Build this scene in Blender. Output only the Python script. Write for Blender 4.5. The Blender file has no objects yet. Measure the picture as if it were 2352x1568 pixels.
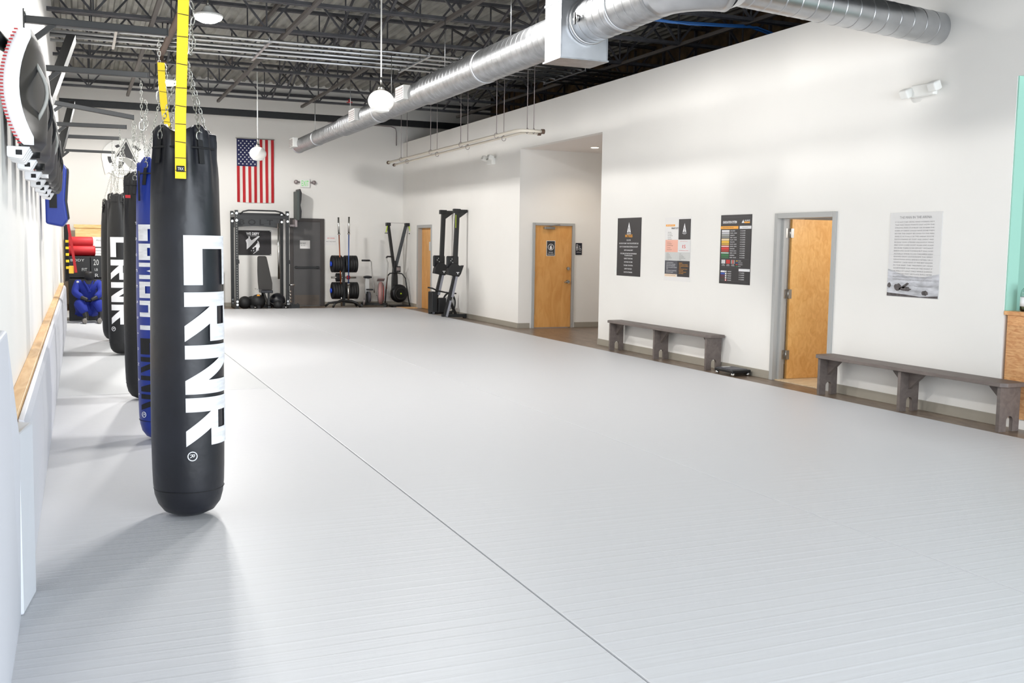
import bpy, math, random
from mathutils import Vector, Matrix
R = math.radians
PI = math.pi
random.seed(7)
C = bpy.context.scene.collection
OFF = {}

# ---------------------------------------------------------------- geometry collector
class MB:
    def __init__(s):
        s.v = []; s.f = []; s.sm = []
    def add(s, vs, fs, smooth=False):
        b = len(s.v)
        s.v += [tuple(v) for v in vs]
        for f in fs:
            s.f.append([b + i for i in f]); s.sm.append(smooth)
        return s
    def hexa(s, p):  # 8 points: bottom 4 ccw, top 4 ccw
        return s.add(p, [(3,2,1,0),(4,5,6,7),(0,1,5,4),(1,2,6,5),(2,3,7,6),(3,0,4,7)])
    def box(s, x0, x1, y0, y1, z0, z1):
        return s.hexa([(x0,y0,z0),(x1,y0,z0),(x1,y1,z0),(x0,y1,z0),(x0,y0,z1),(x1,y0,z1),(x1,y1,z1),(x0,y1,z1)])
    def obox(s, c, size, M=None):
        M = M or Matrix.Identity(3); hx, hy, hz = [a/2 for a in size]
        P = [Vector(c) + M @ Vector(q) for q in [(-hx,-hy,-hz),(hx,-hy,-hz),(hx,hy,-hz),(-hx,hy,-hz),(-hx,-hy,hz),(hx,-hy,hz),(hx,hy,hz),(-hx,hy,hz)]]
        return s.hexa(P)
    def beam(s, a, b, w, h, up=(0,0,1)):  # rectangular bar from a to b
        a = Vector(a); b = Vector(b); d = (b-a).normalized(); up = Vector(up)
        if abs(d.dot(up)) > .98: up = Vector((0,1,0))
        sx = d.cross(up).normalized(); u = sx.cross(d).normalized()
        P = []
        for q in (a, b):
            P += [q - sx*w/2 - u*h/2, q + sx*w/2 - u*h/2, q + sx*w/2 + u*h/2, q - sx*w/2 + u*h/2]
        return s.add(P, [(0,3,2,1),(4,5,6,7),(0,1,5,4),(1,2,6,5),(2,3,7,6),(3,0,4,7)])
    def tube(s, pts, r, n=10, closed=False, caps=True):
        pts = [Vector(p) for p in pts]; m = len(pts)
        rs = r if isinstance(r, (list, tuple)) else [r]*m
        def tan(i):
            if closed: return (pts[(i+1) % m] - pts[i-1]).normalized()
            if i == 0: return (pts[1]-pts[0]).normalized()
            if i == m-1: return (pts[-1]-pts[-2]).normalized()
            return ((pts[i+1]-pts[i]).normalized() + (pts[i]-pts[i-1]).normalized()).normalized()
        t0 = tan(0); ref = Vector((0,0,1)) if abs(t0.z) < .9 else Vector((1,0,0))
        u = t0.cross(ref).normalized(); vs = []; prev = t0
        for i in range(m):
            t = tan(i); q = prev.rotation_difference(t); u = (q @ u).normalized(); u = (u - t*u.dot(t)).normalized()
            w = t.cross(u); prev = t
            for k in range(n):
                a = 2*PI*k/n; vs.append(pts[i] + (u*math.cos(a) + w*math.sin(a))*rs[i])
        fs = []
        for i in range(m if closed else m-1):
            j = (i+1) % m
            for k in range(n):
                k2 = (k+1) % n; fs.append((i*n+k, i*n+k2, j*n+k2, j*n+k))
        s.add(vs, fs, True)
        if caps and not closed:
            b = len(s.v) - len(vs)
            s.f.append([b+k for k in range(n)][::-1]); s.sm.append(False)
            s.f.append([b+(m-1)*n+k for k in range(n)]); s.sm.append(False)
        return s
    def cyl(s, a, b, r, r2=None, n=20, caps=True):
        return s.tube([a, b], [r, r if r2 is None else r2], n, caps=caps)
    def lathe(s, prof, c=(0,0,0), axis=(0,0,1), n=32, smooth=True):  # prof [(r,h)]
        ax = Vector(axis).normalized(); ref = Vector((1,0,0)) if abs(ax.x) < .9 else Vector((0,1,0))
        u = ax.cross(ref).normalized(); w = ax.cross(u); c = Vector(c); vs = []
        for r, h in prof:
            for k in range(n):
                a = 2*PI*k/n; vs.append(c + ax*h + (u*math.cos(a)+w*math.sin(a))*r)
        fs = []
        for i in range(len(prof)-1):
            for k in range(n):
                k2 = (k+1) % n; fs.append((i*n+k, i*n+k2, (i+1)*n+k2, (i+1)*n+k))
        if prof[0][0] > 1e-4: fs.append(tuple(range(n))[::-1])
        if prof[-1][0] > 1e-4: fs.append(tuple((len(prof)-1)*n+k for k in range(n)))
        return s.add(vs, fs, smooth)
    def sphere(s, c, r, n=24, m=14, sc=(1,1,1)):
        vs = []; fs = []
        for i in range(m+1):
            t = PI*i/m
            for k in range(n):
                a = 2*PI*k/n; vs.append((c[0]+r*sc[0]*math.sin(t)*math.cos(a), c[1]+r*sc[1]*math.sin(t)*math.sin(a), c[2]-r*sc[2]*math.cos(t)))
        for i in range(m):
            for k in range(n):
                k2 = (k+1) % n; fs.append((i*n+k, i*n+k2, (i+1)*n+k2, (i+1)*n+k))
        return s.add(vs, fs, True)
    def prism(s, poly, fr, d):  # poly 2D, fr=(origin,right,up,normal) ; depth d along normal
        o, rx, uy, nz = [Vector(q) for q in fr]; n = len(poly)
        P = [o + rx*x + uy*y for x, y in poly] + [o + rx*x + uy*y + nz*d for x, y in poly]
        return s.add(P, [tuple(range(n))[::-1], tuple(range(n, 2*n))] + [(i, (i+1) % n, n+(i+1) % n, n+i) for i in range(n)])
    def flat(s, poly, fr):
        o, rx, uy, nz = [Vector(q) for q in fr]
        return s.add([o + rx*x + uy*y + nz*.0 for x, y in poly], [tuple(range(len(poly)))])
    def rect(s, x0, x1, y0, y1, fr):
        return s.flat([(x0,y0),(x1,y0),(x1,y1),(x0,y1)], fr)
    def link(s, c, L, W, r, d, side, n=10, m=6):  # chain link centred c, long axis d, lying in plane d-side
        d = Vector(d).normalized(); sd = Vector(side); sd = (sd - d*sd.dot(d)).normalized(); c = Vector(c); pts = []
        h = L/2 - W/2
        for k in range(n):
            a = 2*PI*k/n; x = math.cos(a)*W/2; y = math.sin(a)*W/2
            pts.append(c + sd*x + d*(y + (h if y > 1e-6 else (-h if y < -1e-6 else 0))))
        return s.tube(pts, r, m, closed=True)
    def chain(s, a, b, L=.045, W=.024, r=.0035):
        a = Vector(a); b = Vector(b); d = b-a; n = max(2, int(d.length/(L*.78))); dd = d.normalized()
        s1 = dd.cross(Vector((0,1,0)) if abs(dd.y) < .9 else Vector((1,0,0))).normalized(); s2 = dd.cross(s1)
        for i in range(n):
            s.link(a + d*(i+.5)/n, L, W, r, dd, s1 if i % 2 else s2, 8, 5)
        return s

# ---------------------------------------------------------------- objects
def part(name, mb, mat, parent=None, label=None, bev=0, kind=None, seg=2, sub=0):
    off = OFF.get(parent.name, Vector()) if parent else Vector()
    me = bpy.data.meshes.new(name)
    me.from_pydata([(v[0]-off.x, v[1]-off.y, v[2]-off.z) for v in mb.v], [], mb.f)
    me.polygons.foreach_set('use_smooth', mb.sm)
    me.materials.append(mat); me.update()
    o = bpy.data.objects.new(name, me); C.objects.link(o)
    if parent: o.parent = parent
    OFF[o.name] = off
    if label: o['label'] = label
    if kind: o['kind'] = kind
    if bev:
        b = o.modifiers.new('bevel', 'BEVEL'); b.width = bev; b.segments = seg; b.limit_method = 'ANGLE'; b.angle_limit = R(40)
    if sub:
        m = o.modifiers.new('sub', 'SUBSURF'); m.levels = sub; m.render_levels = sub
    return o
def thing(name, label, cat, loc, group=None):
    o = bpy.data.objects.new(name, None); C.objects.link(o); o.location = loc; o.empty_display_size = .1
    o['label'] = label; o['category'] = cat
    if group: o['group'] = group
    OFF[o.name] = Vector(loc)
    return o
def tag(o, label, cat, group=None):
    o['label'] = label; o['category'] = cat
    if group: o['group'] = group
    return o
def struct(name, mb, mat, parent=None, bev=0, label=None):
    o = part(name, mb, mat, parent, label, bev)
    if parent is None: o['kind'] = 'structure'
    return o
def sroot(name, loc):
    o = bpy.data.objects.new(name, None); C.objects.link(o); o.location = loc; o['kind'] = 'structure'
    OFF[o.name] = Vector(loc); return o
def dup(root, loc, label=None, group=None, rz=None):
    r = root.copy(); C.objects.link(r); r.location = loc
    if rz is not None: r.rotation_euler = (0,0,rz)
    if label: r['label'] = label
    if group: r['group'] = group
    for ch in list(root.children):
        c = ch.copy(); C.objects.link(c); c.parent = r
        for g in ch.children:
            d = g.copy(); C.objects.link(d); d.parent = c
    return r

# ---------------------------------------------------------------- text
_TC = {}
def text_geo(txt, bold=0.0):
    key = (txt, bold)
    if key in _TC: return _TC[key]
    cu = bpy.data.curves.new('t', 'FONT'); cu.body = txt; cu.size = 1; cu.resolution_u = 2; cu.offset = bold
    ob = bpy.data.objects.new('t', cu); C.objects.link(ob)
    dg = bpy.context.evaluated_depsgraph_get(); dg.update()
    me = bpy.data.meshes.new_from_object(ob.evaluated_get(dg))
    vs = [(v.co.x, v.co.y) for v in me.vertices]; fs = [tuple(p.vertices) for p in me.polygons]
    bpy.data.objects.remove(ob); bpy.data.meshes.remove(me); bpy.data.curves.remove(cu)
    if vs:
        x0 = min(v[0] for v in vs); x1 = max(v[0] for v in vs); y0 = min(v[1] for v in vs); y1 = max(v[1] for v in vs)
    else: x0 = x1 = y0 = y1 = 0
    _TC[key] = (vs, fs, x0, x1, y0, y1); return _TC[key]
def text(mb, txt, fr, cx, cy, h, w=None, align='c', bold=0.0, fn=None):
    """put txt with cap height h (and width w) around cx,cy in frame fr"""
    vs, fs, x0, x1, y0, y1 = text_geo(txt, bold)
    if not vs: return
    sy = h/(.72 if w is None else max(y1-y0, .01)); sx = sy if w is None else w/(x1-x0)
    ww = (x1-x0)*sx
    ox = cx - ww/2 if align == 'c' else (cx if align == 'l' else cx-ww)
    pts = [((v[0]-x0)*sx + ox, (v[1]-(0 if w is None else y0))*sy + cy - h/2) for v in vs]
    if fn: mb.add([fn(*p) for p in pts], fs)
    else:
        o, rx, uy, nz = [Vector(q) for q in fr]
        mb.add([o + rx*x + uy*y for x, y in pts], fs)

# ---------------------------------------------------------------- materials
def lin(c):
    return tuple((x/12.92 if x <= .04045 else ((x+.055)/1.055)**2.4) for x in [a/255 for a in c]) + (1,)
def mat(name, rgb, rough=.5, metal=0, spec=.5, bump=0, bscale=40, var=0, vscale=3, emit=0, stretch=None, coat=0, trans=0):
    m = bpy.data.materials.new(name); m.use_nodes = True; nt = m.node_tree; b = nt.nodes['Principled BSDF']
    b.inputs['Base Color'].default_value = lin(rgb); b.inputs['Roughness'].default_value = rough
    b.inputs['Metallic'].default_value = metal; b.inputs['Specular IOR Level'].default_value = spec
    if coat: b.inputs['Coat Weight'].default_value = coat
    if trans: b.inputs['Transmission Weight'].default_value = trans
    if emit:
        b.inputs['Emission Color'].default_value = lin(rgb); b.inputs['Emission Strength'].default_value = emit
    if var or bump:
        tc = nt.nodes.new('ShaderNodeTexCoord'); mp = nt.nodes.new('ShaderNodeMapping'); nt.links.new(tc.outputs['Object'], mp.inputs[0])
        if stretch: mp.inputs['Scale'].default_value = stretch
    if var:
        n = nt.nodes.new('ShaderNodeTexNoise'); n.inputs['Scale'].default_value = vscale; n.inputs['Detail'].default_value = 5
        nt.links.new(mp.outputs[0], n.inputs['Vector'])
        r = nt.nodes.new('ShaderNodeValToRGB'); nt.links.new(n.outputs['Fac'], r.inputs[0])
        r.color_ramp.elements[0].position = .3; r.color_ramp.elements[1].position = .7
        r.color_ramp.elements[0].color = lin([max(0, a*(1-var)) for a in rgb]); r.color_ramp.elements[1].color = lin([min(255, a*(1+var*.6)) for a in rgb])
        nt.links.new(r.outputs[0], b.inputs['Base Color'])
    if bump:
        n2 = nt.nodes.new('ShaderNodeTexNoise'); n2.inputs['Scale'].default_value = bscale; n2.inputs['Detail'].default_value = 3
        nt.links.new(mp.outputs[0], n2.inputs['Vector'])
        bp = nt.nodes.new('ShaderNodeBump'); bp.inputs['Strength'].default_value = bump; bp.inputs['Distance'].default_value = .01
        nt.links.new(n2.outputs['Fac'], bp.inputs['Height']); nt.links.new(bp.outputs[0], b.inputs['Normal'])
    return m
def wood(name, dark, light, rough=.45, scale=(1,1,1), rings=6, plank=None):
    m = mat(name, light, rough); nt = m.node_tree; b = nt.nodes['Principled BSDF']
    tc = nt.nodes.new('ShaderNodeTexCoord'); mp = nt.nodes.new('ShaderNodeMapping'); mp.inputs['Scale'].default_value = scale
    nt.links.new(tc.outputs['Object'], mp.inputs[0])
    n = nt.nodes.new('ShaderNodeTexNoise'); n.inputs['Scale'].default_value = rings; n.inputs['Detail'].default_value = 6; n.inputs['Distortion'].default_value = 1.2
    nt.links.new(mp.outputs[0], n.inputs['Vector'])
    r = nt.nodes.new('ShaderNodeValToRGB'); nt.links.new(n.outputs['Fac'], r.inputs[0])
    r.color_ramp.elements[0].position = .32; r.color_ramp.elements[1].position = .68
    r.color_ramp.elements[0].color = lin(dark); r.color_ramp.elements[1].color = lin(light)
    out = r.outputs[0]
    if plank:  # (axis rotation, brick w, brick h)
        br = nt.nodes.new('ShaderNodeTexBrick'); mp2 = nt.nodes.new('ShaderNodeMapping'); nt.links.new(tc.outputs['Object'], mp2.inputs[0])
        mp2.inputs['Rotation'].default_value = plank[0]
        nt.links.new(mp2.outputs[0], br.inputs['Vector']); br.inputs['Scale'].default_value = 1
        br.inputs['Brick Width'].default_value = plank[1]; br.inputs['Row Height'].default_value = plank[2]; br.inputs['Mortar Size'].default_value = plank[3]
        br.inputs['Color1'].default_value = (1,1,1,1); br.inputs['Color2'].default_value = (.62,.6,.58,1); br.inputs['Mortar'].default_value = (.3,.27,.25,1); br.inputs['Bias'].default_value = -.1
        mx = nt.nodes.new('ShaderNodeMix'); mx.data_type = 'RGBA'; mx.blend_type = 'MULTIPLY'; mx.inputs[0].default_value = plank[4]
        nt.links.new(out, mx.inputs[6]); nt.links.new(br.outputs['Color'], mx.inputs[7]); out = mx.outputs[2]
    nt.links.new(out, b.inputs['Base Color'])
    return m

M = {}
M['wall'] = mat('wall_paint', (241,239,235), .8, bump=.04, bscale=180, var=.012, vscale=.6)
M['soffit'] = mat('soffit_paint', (233,226,220), .85)
M['teal'] = mat('teal_paint', (158,206,190), .8)
M['deck'] = mat('roof_deck_paint', (152,151,145), .6, metal=.2, var=.12, vscale=2)
M['bridging'] = mat('bridging_steel', (84,79,76), .65, metal=.2)
M['joist'] = mat('joist_paint', (66,66,70), .6, var=.15, vscale=6)
M['brown'] = mat('shaded_brown_board', (84,66,46), .95, var=.45, vscale=4)  # brown board, its colour darkened to carry the shade of the unlit upper space
M['dark'] = mat('dark_void', (30,30,31), .95)
M['mat_a'] = None
M['floor'] = wood('vinyl_plank_floor', (96,80,68), (150,132,114), .32, (6,.8,6), 5, ((0,0,R(90)),1.2,.16,.004,.55))
M['roomfloor'] = wood('beige_floor', (200,175,140), (228,205,170), .5, (1,6,1), 4)
M['cove'] = mat('cove_base', (160,154,142), .55)
M['frame'] = mat('door_frame_paint', (176,176,174), .5)
M['birch'] = wood('birch_door', (214,152,80), (230,174,104), .42, (2.2,2.2,.55), 3.2)
M['birch2'] = wood('figured_birch', (224,166,94), (240,190,120), .36, (3.4,3.4,1.8), 4.5)
M['greydoor'] = mat('grey_steel_door', (82,80,80), .5, var=.05, vscale=2)
M['bench'] = wood('grey_stained_pine', (100,91,87), (116,106,101), .55, (4,.8,4), 3)
M['pine'] = wood('pine', (214,168,110), (236,200,150), .5, (6,.8,6), 3)
M['butcher'] = wood('butcher_block', (205,140,84), (238,186,130), .4, (5,5,18), 2, ((R(90),0,R(90)),.5,.045,.0015,.35))
M['crate'] = wood('plywood_crate', (214,170,106), (238,204,146), .55, (1,1,5), 3)
M['steel'] = mat('galvanised_steel', (172,174,177), .36, metal=1, var=.10, vscale=9)
M['steel2'] = mat('galvanised_bright', (192,194,197), .34, metal=1, var=.06, vscale=4)
M['emt'] = mat('conduit_metal', (200,202,204), .3, metal=1)
M['chrome'] = mat('chrome', (210,210,208), .18, metal=1)
M['chain'] = mat('zinc_chain', (176,176,170), .3, metal=1)
M['brushed'] = mat('brushed_nickel', (170,168,164), .3, metal=1)
M['whitep'] = mat('white_enamel', (240,240,236), .4)
M['glass'] = mat('opal_glass', (246,244,240), .25)
M['lamp'] = mat('lamp_glow', (255,252,244), .5, emit=30)
M['led'] = mat('downlight_glow', (255,236,214), .5, emit=5)
M['blackm'] = mat('black_powdercoat', (27,28,29), .42, var=.1, vscale=12)
M['blackp'] = mat('black_plastic', (20,21,23), .45)
M['blackr'] = mat('black_rubber', (22,22,24), .6, bump=.1, bscale=90)
M['blackv'] = mat('black_vinyl', (27,28,35), .40, bump=.45, bscale=7, var=.25, vscale=4)
M['darkbag'] = mat('dull_black_vinyl', (17,17,18), .5, bump=.2, bscale=26)
M['bluev'] = mat('blue_vinyl', (26,52,146), .38, bump=.12, bscale=26)
M['bluef'] = mat('blue_cotton', (18,38,132), .85, bump=.3, bscale=70)
M['blueplastic'] = mat('blue_plastic', (26,70,200), .4)
M['white'] = mat('white_print', (240,240,242), .5)
M['whitev'] = mat('white_vinyl', (238,238,240), .45)
M['worn'] = mat('worn_white_print', (238,239,243), .55, var=.07, vscale=9, stretch=(1,1,5))
M['redf'] = mat('red_fabric', (176,24,32), .6)
M['flagred'] = mat('flag_red', (184,30,38), .75)
M['flagwhite'] = mat('flag_white', (232,228,222), .75)
M['navy'] = mat('flag_navy', (34,38,82), .75)
M['yellow'] = mat('yellow_webbing', (250,214,40), .7, bump=.2, bscale=300)
M['orange'] = mat('orange_print', (246,172,60), .5)
M['gold'] = mat('gold_print', (250,200,70), .5)
M['red'] = mat('red_print', (220,52,44), .5)
M['green'] = mat('green_print', (44,120,66), .5)
M['blue'] = mat('blue_print', (46,84,180), .5)
M['grey'] = mat('grey_print', (165,165,160), .5)
M['lgrey'] = mat('light_grey_print', (205,206,204), .5)
M['dgrey'] = mat('slate_print', (74,74,82), .5)
M['salmon'] = mat('salmon_print', (242,182,162), .5)
M['purple'] = mat('purple_print', (92,28,70), .5)
M['board'] = mat('poster_black', (34,30,33), .45)
M['paper'] = mat('paper_white', (236,234,232), .6)
M['ink'] = mat('ink', (60,60,62), .6)
M['palink'] = mat('pale_grey_ink', (158,156,158), .6)
M['exitgreen'] = mat('exit_green', (96,200,96), .4, emit=.25)
M['limeg'] = mat('lime_plastic', (186,214,44), .5)
M['cage'] = mat('grey_fan_cage', (150,140,140), .4, metal=.4)
M['pipewhite'] = mat('cream_pipe', (228,220,206), .45)
M['rust'] = mat('brown_pipe', (104,84,72), .7, metal=.3)
M['cable'] = mat('blue_cable', (40,100,170), .5)
M['padgrey'] = mat('grey_wall_pad', (206,208,216), .5, bump=.05, bscale=8)
M['padwhite'] = mat('pale_pad_vinyl', (222,225,232), .5)
M['jar'] = mat('clear_glass', (235,242,240), .05, trans=1)
M['strap'] = mat('black_webbing', (24,24,26), .75)
M['skinblack'] = mat('black_dummy_vinyl', (20,20,22), .5)
M['khaki'] = mat('grey_sole', (120,116,112), .7)

def mat_floor(name, rgb, lines):
    m = mat(name, rgb, .47); nt = m.node_tree; b = nt.nodes['Principled BSDF']; b.inputs['Specular IOR Level'].default_value = .38
    tc = nt.nodes.new('ShaderNodeTexCoord')
    mp = nt.nodes.new('ShaderNodeMapping'); mp.inputs['Scale'].default_value = (.35, 9, 1); mp.inputs['Rotation'].default_value = (0,0,R(4)); nt.links.new(tc.outputs['Object'], mp.inputs[0])
    n = nt.nodes.new('ShaderNodeTexNoise'); n.inputs['Scale'].default_value = 2.2; n.inputs['Detail'].default_value = 4; nt.links.new(mp.outputs[0], n.inputs['Vector'])
    n3 = nt.nodes.new('ShaderNodeTexNoise'); n3.inputs['Scale'].default_value = .7; n3.inputs['Detail'].default_value = 2; nt.links.new(tc.outputs['Object'], n3.inputs['Vector'])
    w = nt.nodes.new('ShaderNodeTexWave'); w.bands_direction = 'Y'; w.inputs['Scale'].default_value = 3.3; w.inputs['Distortion'].default_value = .6; w.inputs['Detail'].default_value = 1; w.inputs['Detail Scale'].default_value = .4
    nt.links.new(tc.outputs['Object'], w.inputs['Vector'])
    p = nt.nodes.new('ShaderNodeMath'); p.operation = 'POWER'; p.inputs[1].default_value = 14; nt.links.new(w.outputs['Fac'], p.inputs[0])
    a = nt.nodes.new('ShaderNodeMath'); a.operation = 'MULTIPLY'; a.inputs[1].default_value = lines; nt.links.new(p.outputs[0], a.inputs[0])
    s = nt.nodes.new('ShaderNodeMath'); s.operation = 'ADD'; nt.links.new(a.outputs[0], s.inputs[0]); nt.links.new(n.outputs['Fac'], s.inputs[1])
    s2 = nt.nodes.new('ShaderNodeMath'); s2.operation = 'MULTIPLY_ADD'; s2.inputs[1].default_value = 2.0; nt.links.new(n3.outputs['Fac'], s2.inputs[0]); nt.links.new(s.outputs[0], s2.inputs[2])
    bp = nt.nodes.new('ShaderNodeBump'); bp.inputs['Strength'].default_value = .22; bp.inputs['Distance'].default_value = .008
    nt.links.new(s2.outputs[0], bp.inputs['Height']); nt.links.new(bp.outputs[0], b.inputs['Normal'])
    return m
M['mat_a'] = mat_floor('grappling_mat_vinyl', (205,206,209), .3)
M['mat_b'] = mat_floor('smooth_mat_vinyl', (200,202,204), .06)
# frames on walls: (origin, right, up, normal)
def fr_right(y, z, x=8.34):   # on the right wall, seen from the room: right runs toward the camera
    return (Vector((x,y,z)), Vector((0,-1,0)), Vector((0,0,1)), Vector((-1,0,0)))
def fr_back(x, z, y):
    return (Vector((x,y,z)), Vector((1,0,0)), Vector((0,0,1)), Vector((0,-1,0)))
def lift(fr, d): return (fr[0] + fr[3]*d, fr[1], fr[2], fr[3])
# ================================================================ the room
YB = 27.6; XR = 8.35; XL = -.36; ZD = 5.85; ZR = 4.5; YF = -3.0
struct('floor', MB().box(XL-.3, 14, YF, YB+.3, -.15, 0), M['floor'])
struct('wall_back', MB().box(XL-.3, 12, YB, YB+.2, 0, ZD+.3), M['wall'])
struct('wall_left', MB().box(XL-.2, XL, YF, YB, 0, ZD+.3), M['wall'])
# right wall with three openings: far doorway, alcove, open doorway
w = MB()
T = .14
def rw(y0, y1, z0, z1): w.box(XR, XR+T, y0, y1, z0, z1)
rw(26.22, YB, 0, ZR); rw(25.03, 26.22, 2.2, ZR); rw(19.36, 25.03, 0, ZR); rw(15.8, 19.36, 3.68, ZR); rw(10.92, 15.8, 0, ZR); rw(9.78, 10.92, 2.15, ZR); rw(7.31, 9.78, 0, ZR)
w.box(XR, XR+T, 1.2, 7.31, 3.4, ZR)
struct('wall_right', w, M['wall'])
# alcove
struct('wall_alcove', MB().box(XR+T, 8.66, 19.36, 19.5, 0, 3.68).box(9.60, 11.4, 19.36, 19.5, 0, 3.68).box(8.66, 9.60, 19.36, 19.5, 2.19, 3.68), M['wall'])
struct('wall_alcove_side', MB().box(XR+T, 11.4, 15.66, 15.8, 0, 3.68).box(11.4, 11.5, 15.66, 19.5, 0, 3.68), M['wall'])
struct('ceiling_alcove', MB().box(XR+T, 11.5, 15.66, 19.5, 3.68, 3.76), M['soffit'])
# rooms behind the right wall
struct('wall_side_room', MB().box(9.9, 10.0, 8.6, 12.4, 0, 2.6).box(XR+T, 10, 12.3, 12.4, 0, 2.6).box(XR+T, 10, 9.2, 9.3, 0, 2.6), M['wall'])
struct('floor_side_room', MB().box(XR+.02, 9.9, 9.3, 12.3, 0, .012), M['roomfloor'])
struct('ceiling_side_room', MB().box(XR+T, 10, 9.2, 12.4, 2.6, 2.68), M['soffit'])
struct('wall_closet', MB().box(9.2, 9.3, 24.6, 26.6, 0, 2.5).box(XR+T, 9.3, 24.6, 24.7, 0, 2.5).box(XR+T, 9.3, 26.5, 26.6, 0, 2.5).box(XR+T, 9.3, 24.6, 26.6, 2.5, 2.56), M['wall'])
struct('trim_reception', MB().box(XR+.006, XR+T+.01, 7.295, 7.309, 1.14, 3.4), M['teal'])
struct('wall_reception', MB().box(8.5, 14, 8.5, 8.6, 0, 3.9).box(14, 14.1, YF, 8.6, 0, 3.9), M['teal'])
struct('ceiling_storey', MB().box(XR+T, 14, YF, YB, 3.95, 4.05), M['dark'])
struct('wall_upper_side', MB().box(10.95, 11.1, YF, YB, 4.05, ZD+.1), M['brown'])
st = MB()
for i in range(22): st.box(10.90, 10.955, 2+i*1.15, 2.04+i*1.15, 4.05, ZD)
struct('trim_upper_studs', st, M['joist'])
# front of the room: glazed shopfront behind the camera
struct('wall_front', MB().box(XL, 14, YF-.1, YF, 0, .35).box(XL, 14, YF-.1, YF, 4.3, ZD+.3).box(3.2, 3.5, YF-.1, YF, .35, 4.3).box(XL, XL+.4, YF-.1, YF, .35, 4.3).box(8.1, 8.6, YF-.1, YF, .35, 4.3).box(13.4, 14, YF-.1, YF, .35, 4.3), M['wall'])
# corrugated roof deck, ribs running with the room
d = MB(); vs = []; fs = []
x = XL-.05; k = 0; P = .2
prof = []
while x < 14.1:
    prof += [(x, ZD), (x+.07, ZD), (x+.10, ZD+.05), (x+.17, ZD+.05)]; x += P
for (px, pz) in prof: vs += [(px, YF-.1, pz), (px, YB+.02, pz)]
for i in range(len(prof)-1): fs.append((2*i, 2*i+1, 2*i+3, 2*i+2))
d.add(vs, fs); d.box(XL-.3, 14.2, YF-.2, YB+.2, ZD+.12, ZD+.2)
struct('ceiling', d, M['deck'])
# open web joists across the room
JY = [24.4-1.96*i for i in range(13)]
def joist(y):
    j = MB(); x0, x1 = XL, 10.95; zt, zb = 5.80, 5.0
    for dx in (-.035, .035):
        j.box(x0, x1, y+dx-.022, y+dx+.022, zt-.05, zt-.0)
        j.box(x0, x1, y+dx-.022, y+dx+.022, zb-.0, zb+.045)
    n = 9; L = (x1-x0)/n
    for i in range(n):
        a = x0+i*L
        j.beam((a, y, zt-.03), (a+L/2, y, zb+.02), .03, .035, (0,1,0))
        j.beam((a+L/2, y, zb+.02), (a+L, y, zt-.03), .03, .035, (0,1,0))
        j.beam((a+L/2, y, zb+.02), (a+L/2, y, zt-.03), .022, .022, (0,1,0))
    return j
for i, y in enumerate(JY):
    struct('ceiling_joist', joist(y), M['joist'])
# bridging angles that tie the joists together
for (x, z) in ((3.1, 4.985), (5.08, 4.985), (3.22, 5.72), (5.2, 5.72), (1.1, 4.985), (7.1, 4.985), (7.2, 5.72), (9.1, 4.985)):
    struct('ceiling_bridging', MB().box(x-.03, x+.03, .9, 25.3, z-.005, z).box(x-.03, x-.024, .9, 25.3, z, z+.05), M['bridging'])
for x in (1.6, 4.2, 4.55, 6.4, 8.4):
    b = MB()
    for i in range(len(JY)-1):
        b.beam((x, JY[i], 5.02), (x+.02, JY[i+1], 5.74), .03, .035)
        b.beam((x+.15, JY[i], 5.74), (x+.13, JY[i+1], 5.02), .03, .035)
    struct('ceiling_cross_bridging', b, M['joist'])
struct('ceiling_girder', MB().box(XL, 10.95, 26.55, 26.63, 4.84, 5.0).box(XL, 10.95, 26.50, 26.68, 4.98, 5.0), M['blackm'])
struct('ceiling_ledger', MB().box(XL, 10.95, YB-.08, YB, 5.55, 5.62), M['joist'])
# cove bases
def cove(name, x0, x1, y0, y1):
    struct(name, MB().box(x0, x1, y0, y1, 0, .11), M['cove'], bev=.004)
cove('baseboard_right', XR-.012, XR, 10.95, 15.8); cove('baseboard_right_near', XR-.012, XR, 7.31, 9.74)
cove('baseboard_right_far', XR-.012, XR, 19.36, 24.98); cove('baseboard_right_corner', XR-.012, XR, 26.27, YB)
cove('baseboard_alcove', XR, 8.61, 19.345, 19.36); cove('baseboard_alcove_side', 9.65, 11.4, 19.345, 19.36)
cove('baseboard_back', 6.1, XR, YB-.012, YB); cove('baseboard_back_left', XL, 5.15, YB-.012, YB)
cove('baseboard_alcove_return', XR-.012, XR+T, 15.8, 15.812)
# ---------------------------------------------------------------- doors
def frame_back(name, x0, x1, y, z, wd=.05):
    return MB().box(x0-wd, x0, y-.02, y+.14, 0, z+wd).box(x1, x1+wd, y-.02, y+.14, 0, z+wd).box(x0, x1, y-.02, y+.14, z, z+wd)
# door_1 : restroom door in the alcove
dr = sroot('door_1', (9.13, 19.36, 0))
part('door_frame', frame_back('f', 8.70, 9.56, 19.34, 2.14), M['frame'], dr, bev=.004)
leaf = part('door_leaf', MB().box(8.705, 9.555, 19.36, 19.40, .012, 2.135), M['birch'], dr)
part('lever_handle', MB().cyl((9.475,19.36,.97),(9.475,19.31,.97),.036).tube([(9.475,19.315,.97),(9.475,19.29,.97),(9.43,19.285,.965),(9.37,19.29,.96)], .011, 8), M['brushed'], leaf)
part('deadbolt', MB().cyl((9.48,19.36,1.245),(9.48,19.325,1.245),.033).box(9.473,9.487,19.31,19.33,1.225,1.265), M['brushed'], leaf)
part('door_closer', MB().box(8.90,9.14,19.30,19.36,2.06,2.11).beam((9.02,19.31,2.12),(9.20,19.29,2.16),.02,.012).beam((9.20,19.29,2.16),(9.28,19.34,2.165),.02,.012), M['brushed'], leaf, bev=.004)
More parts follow.
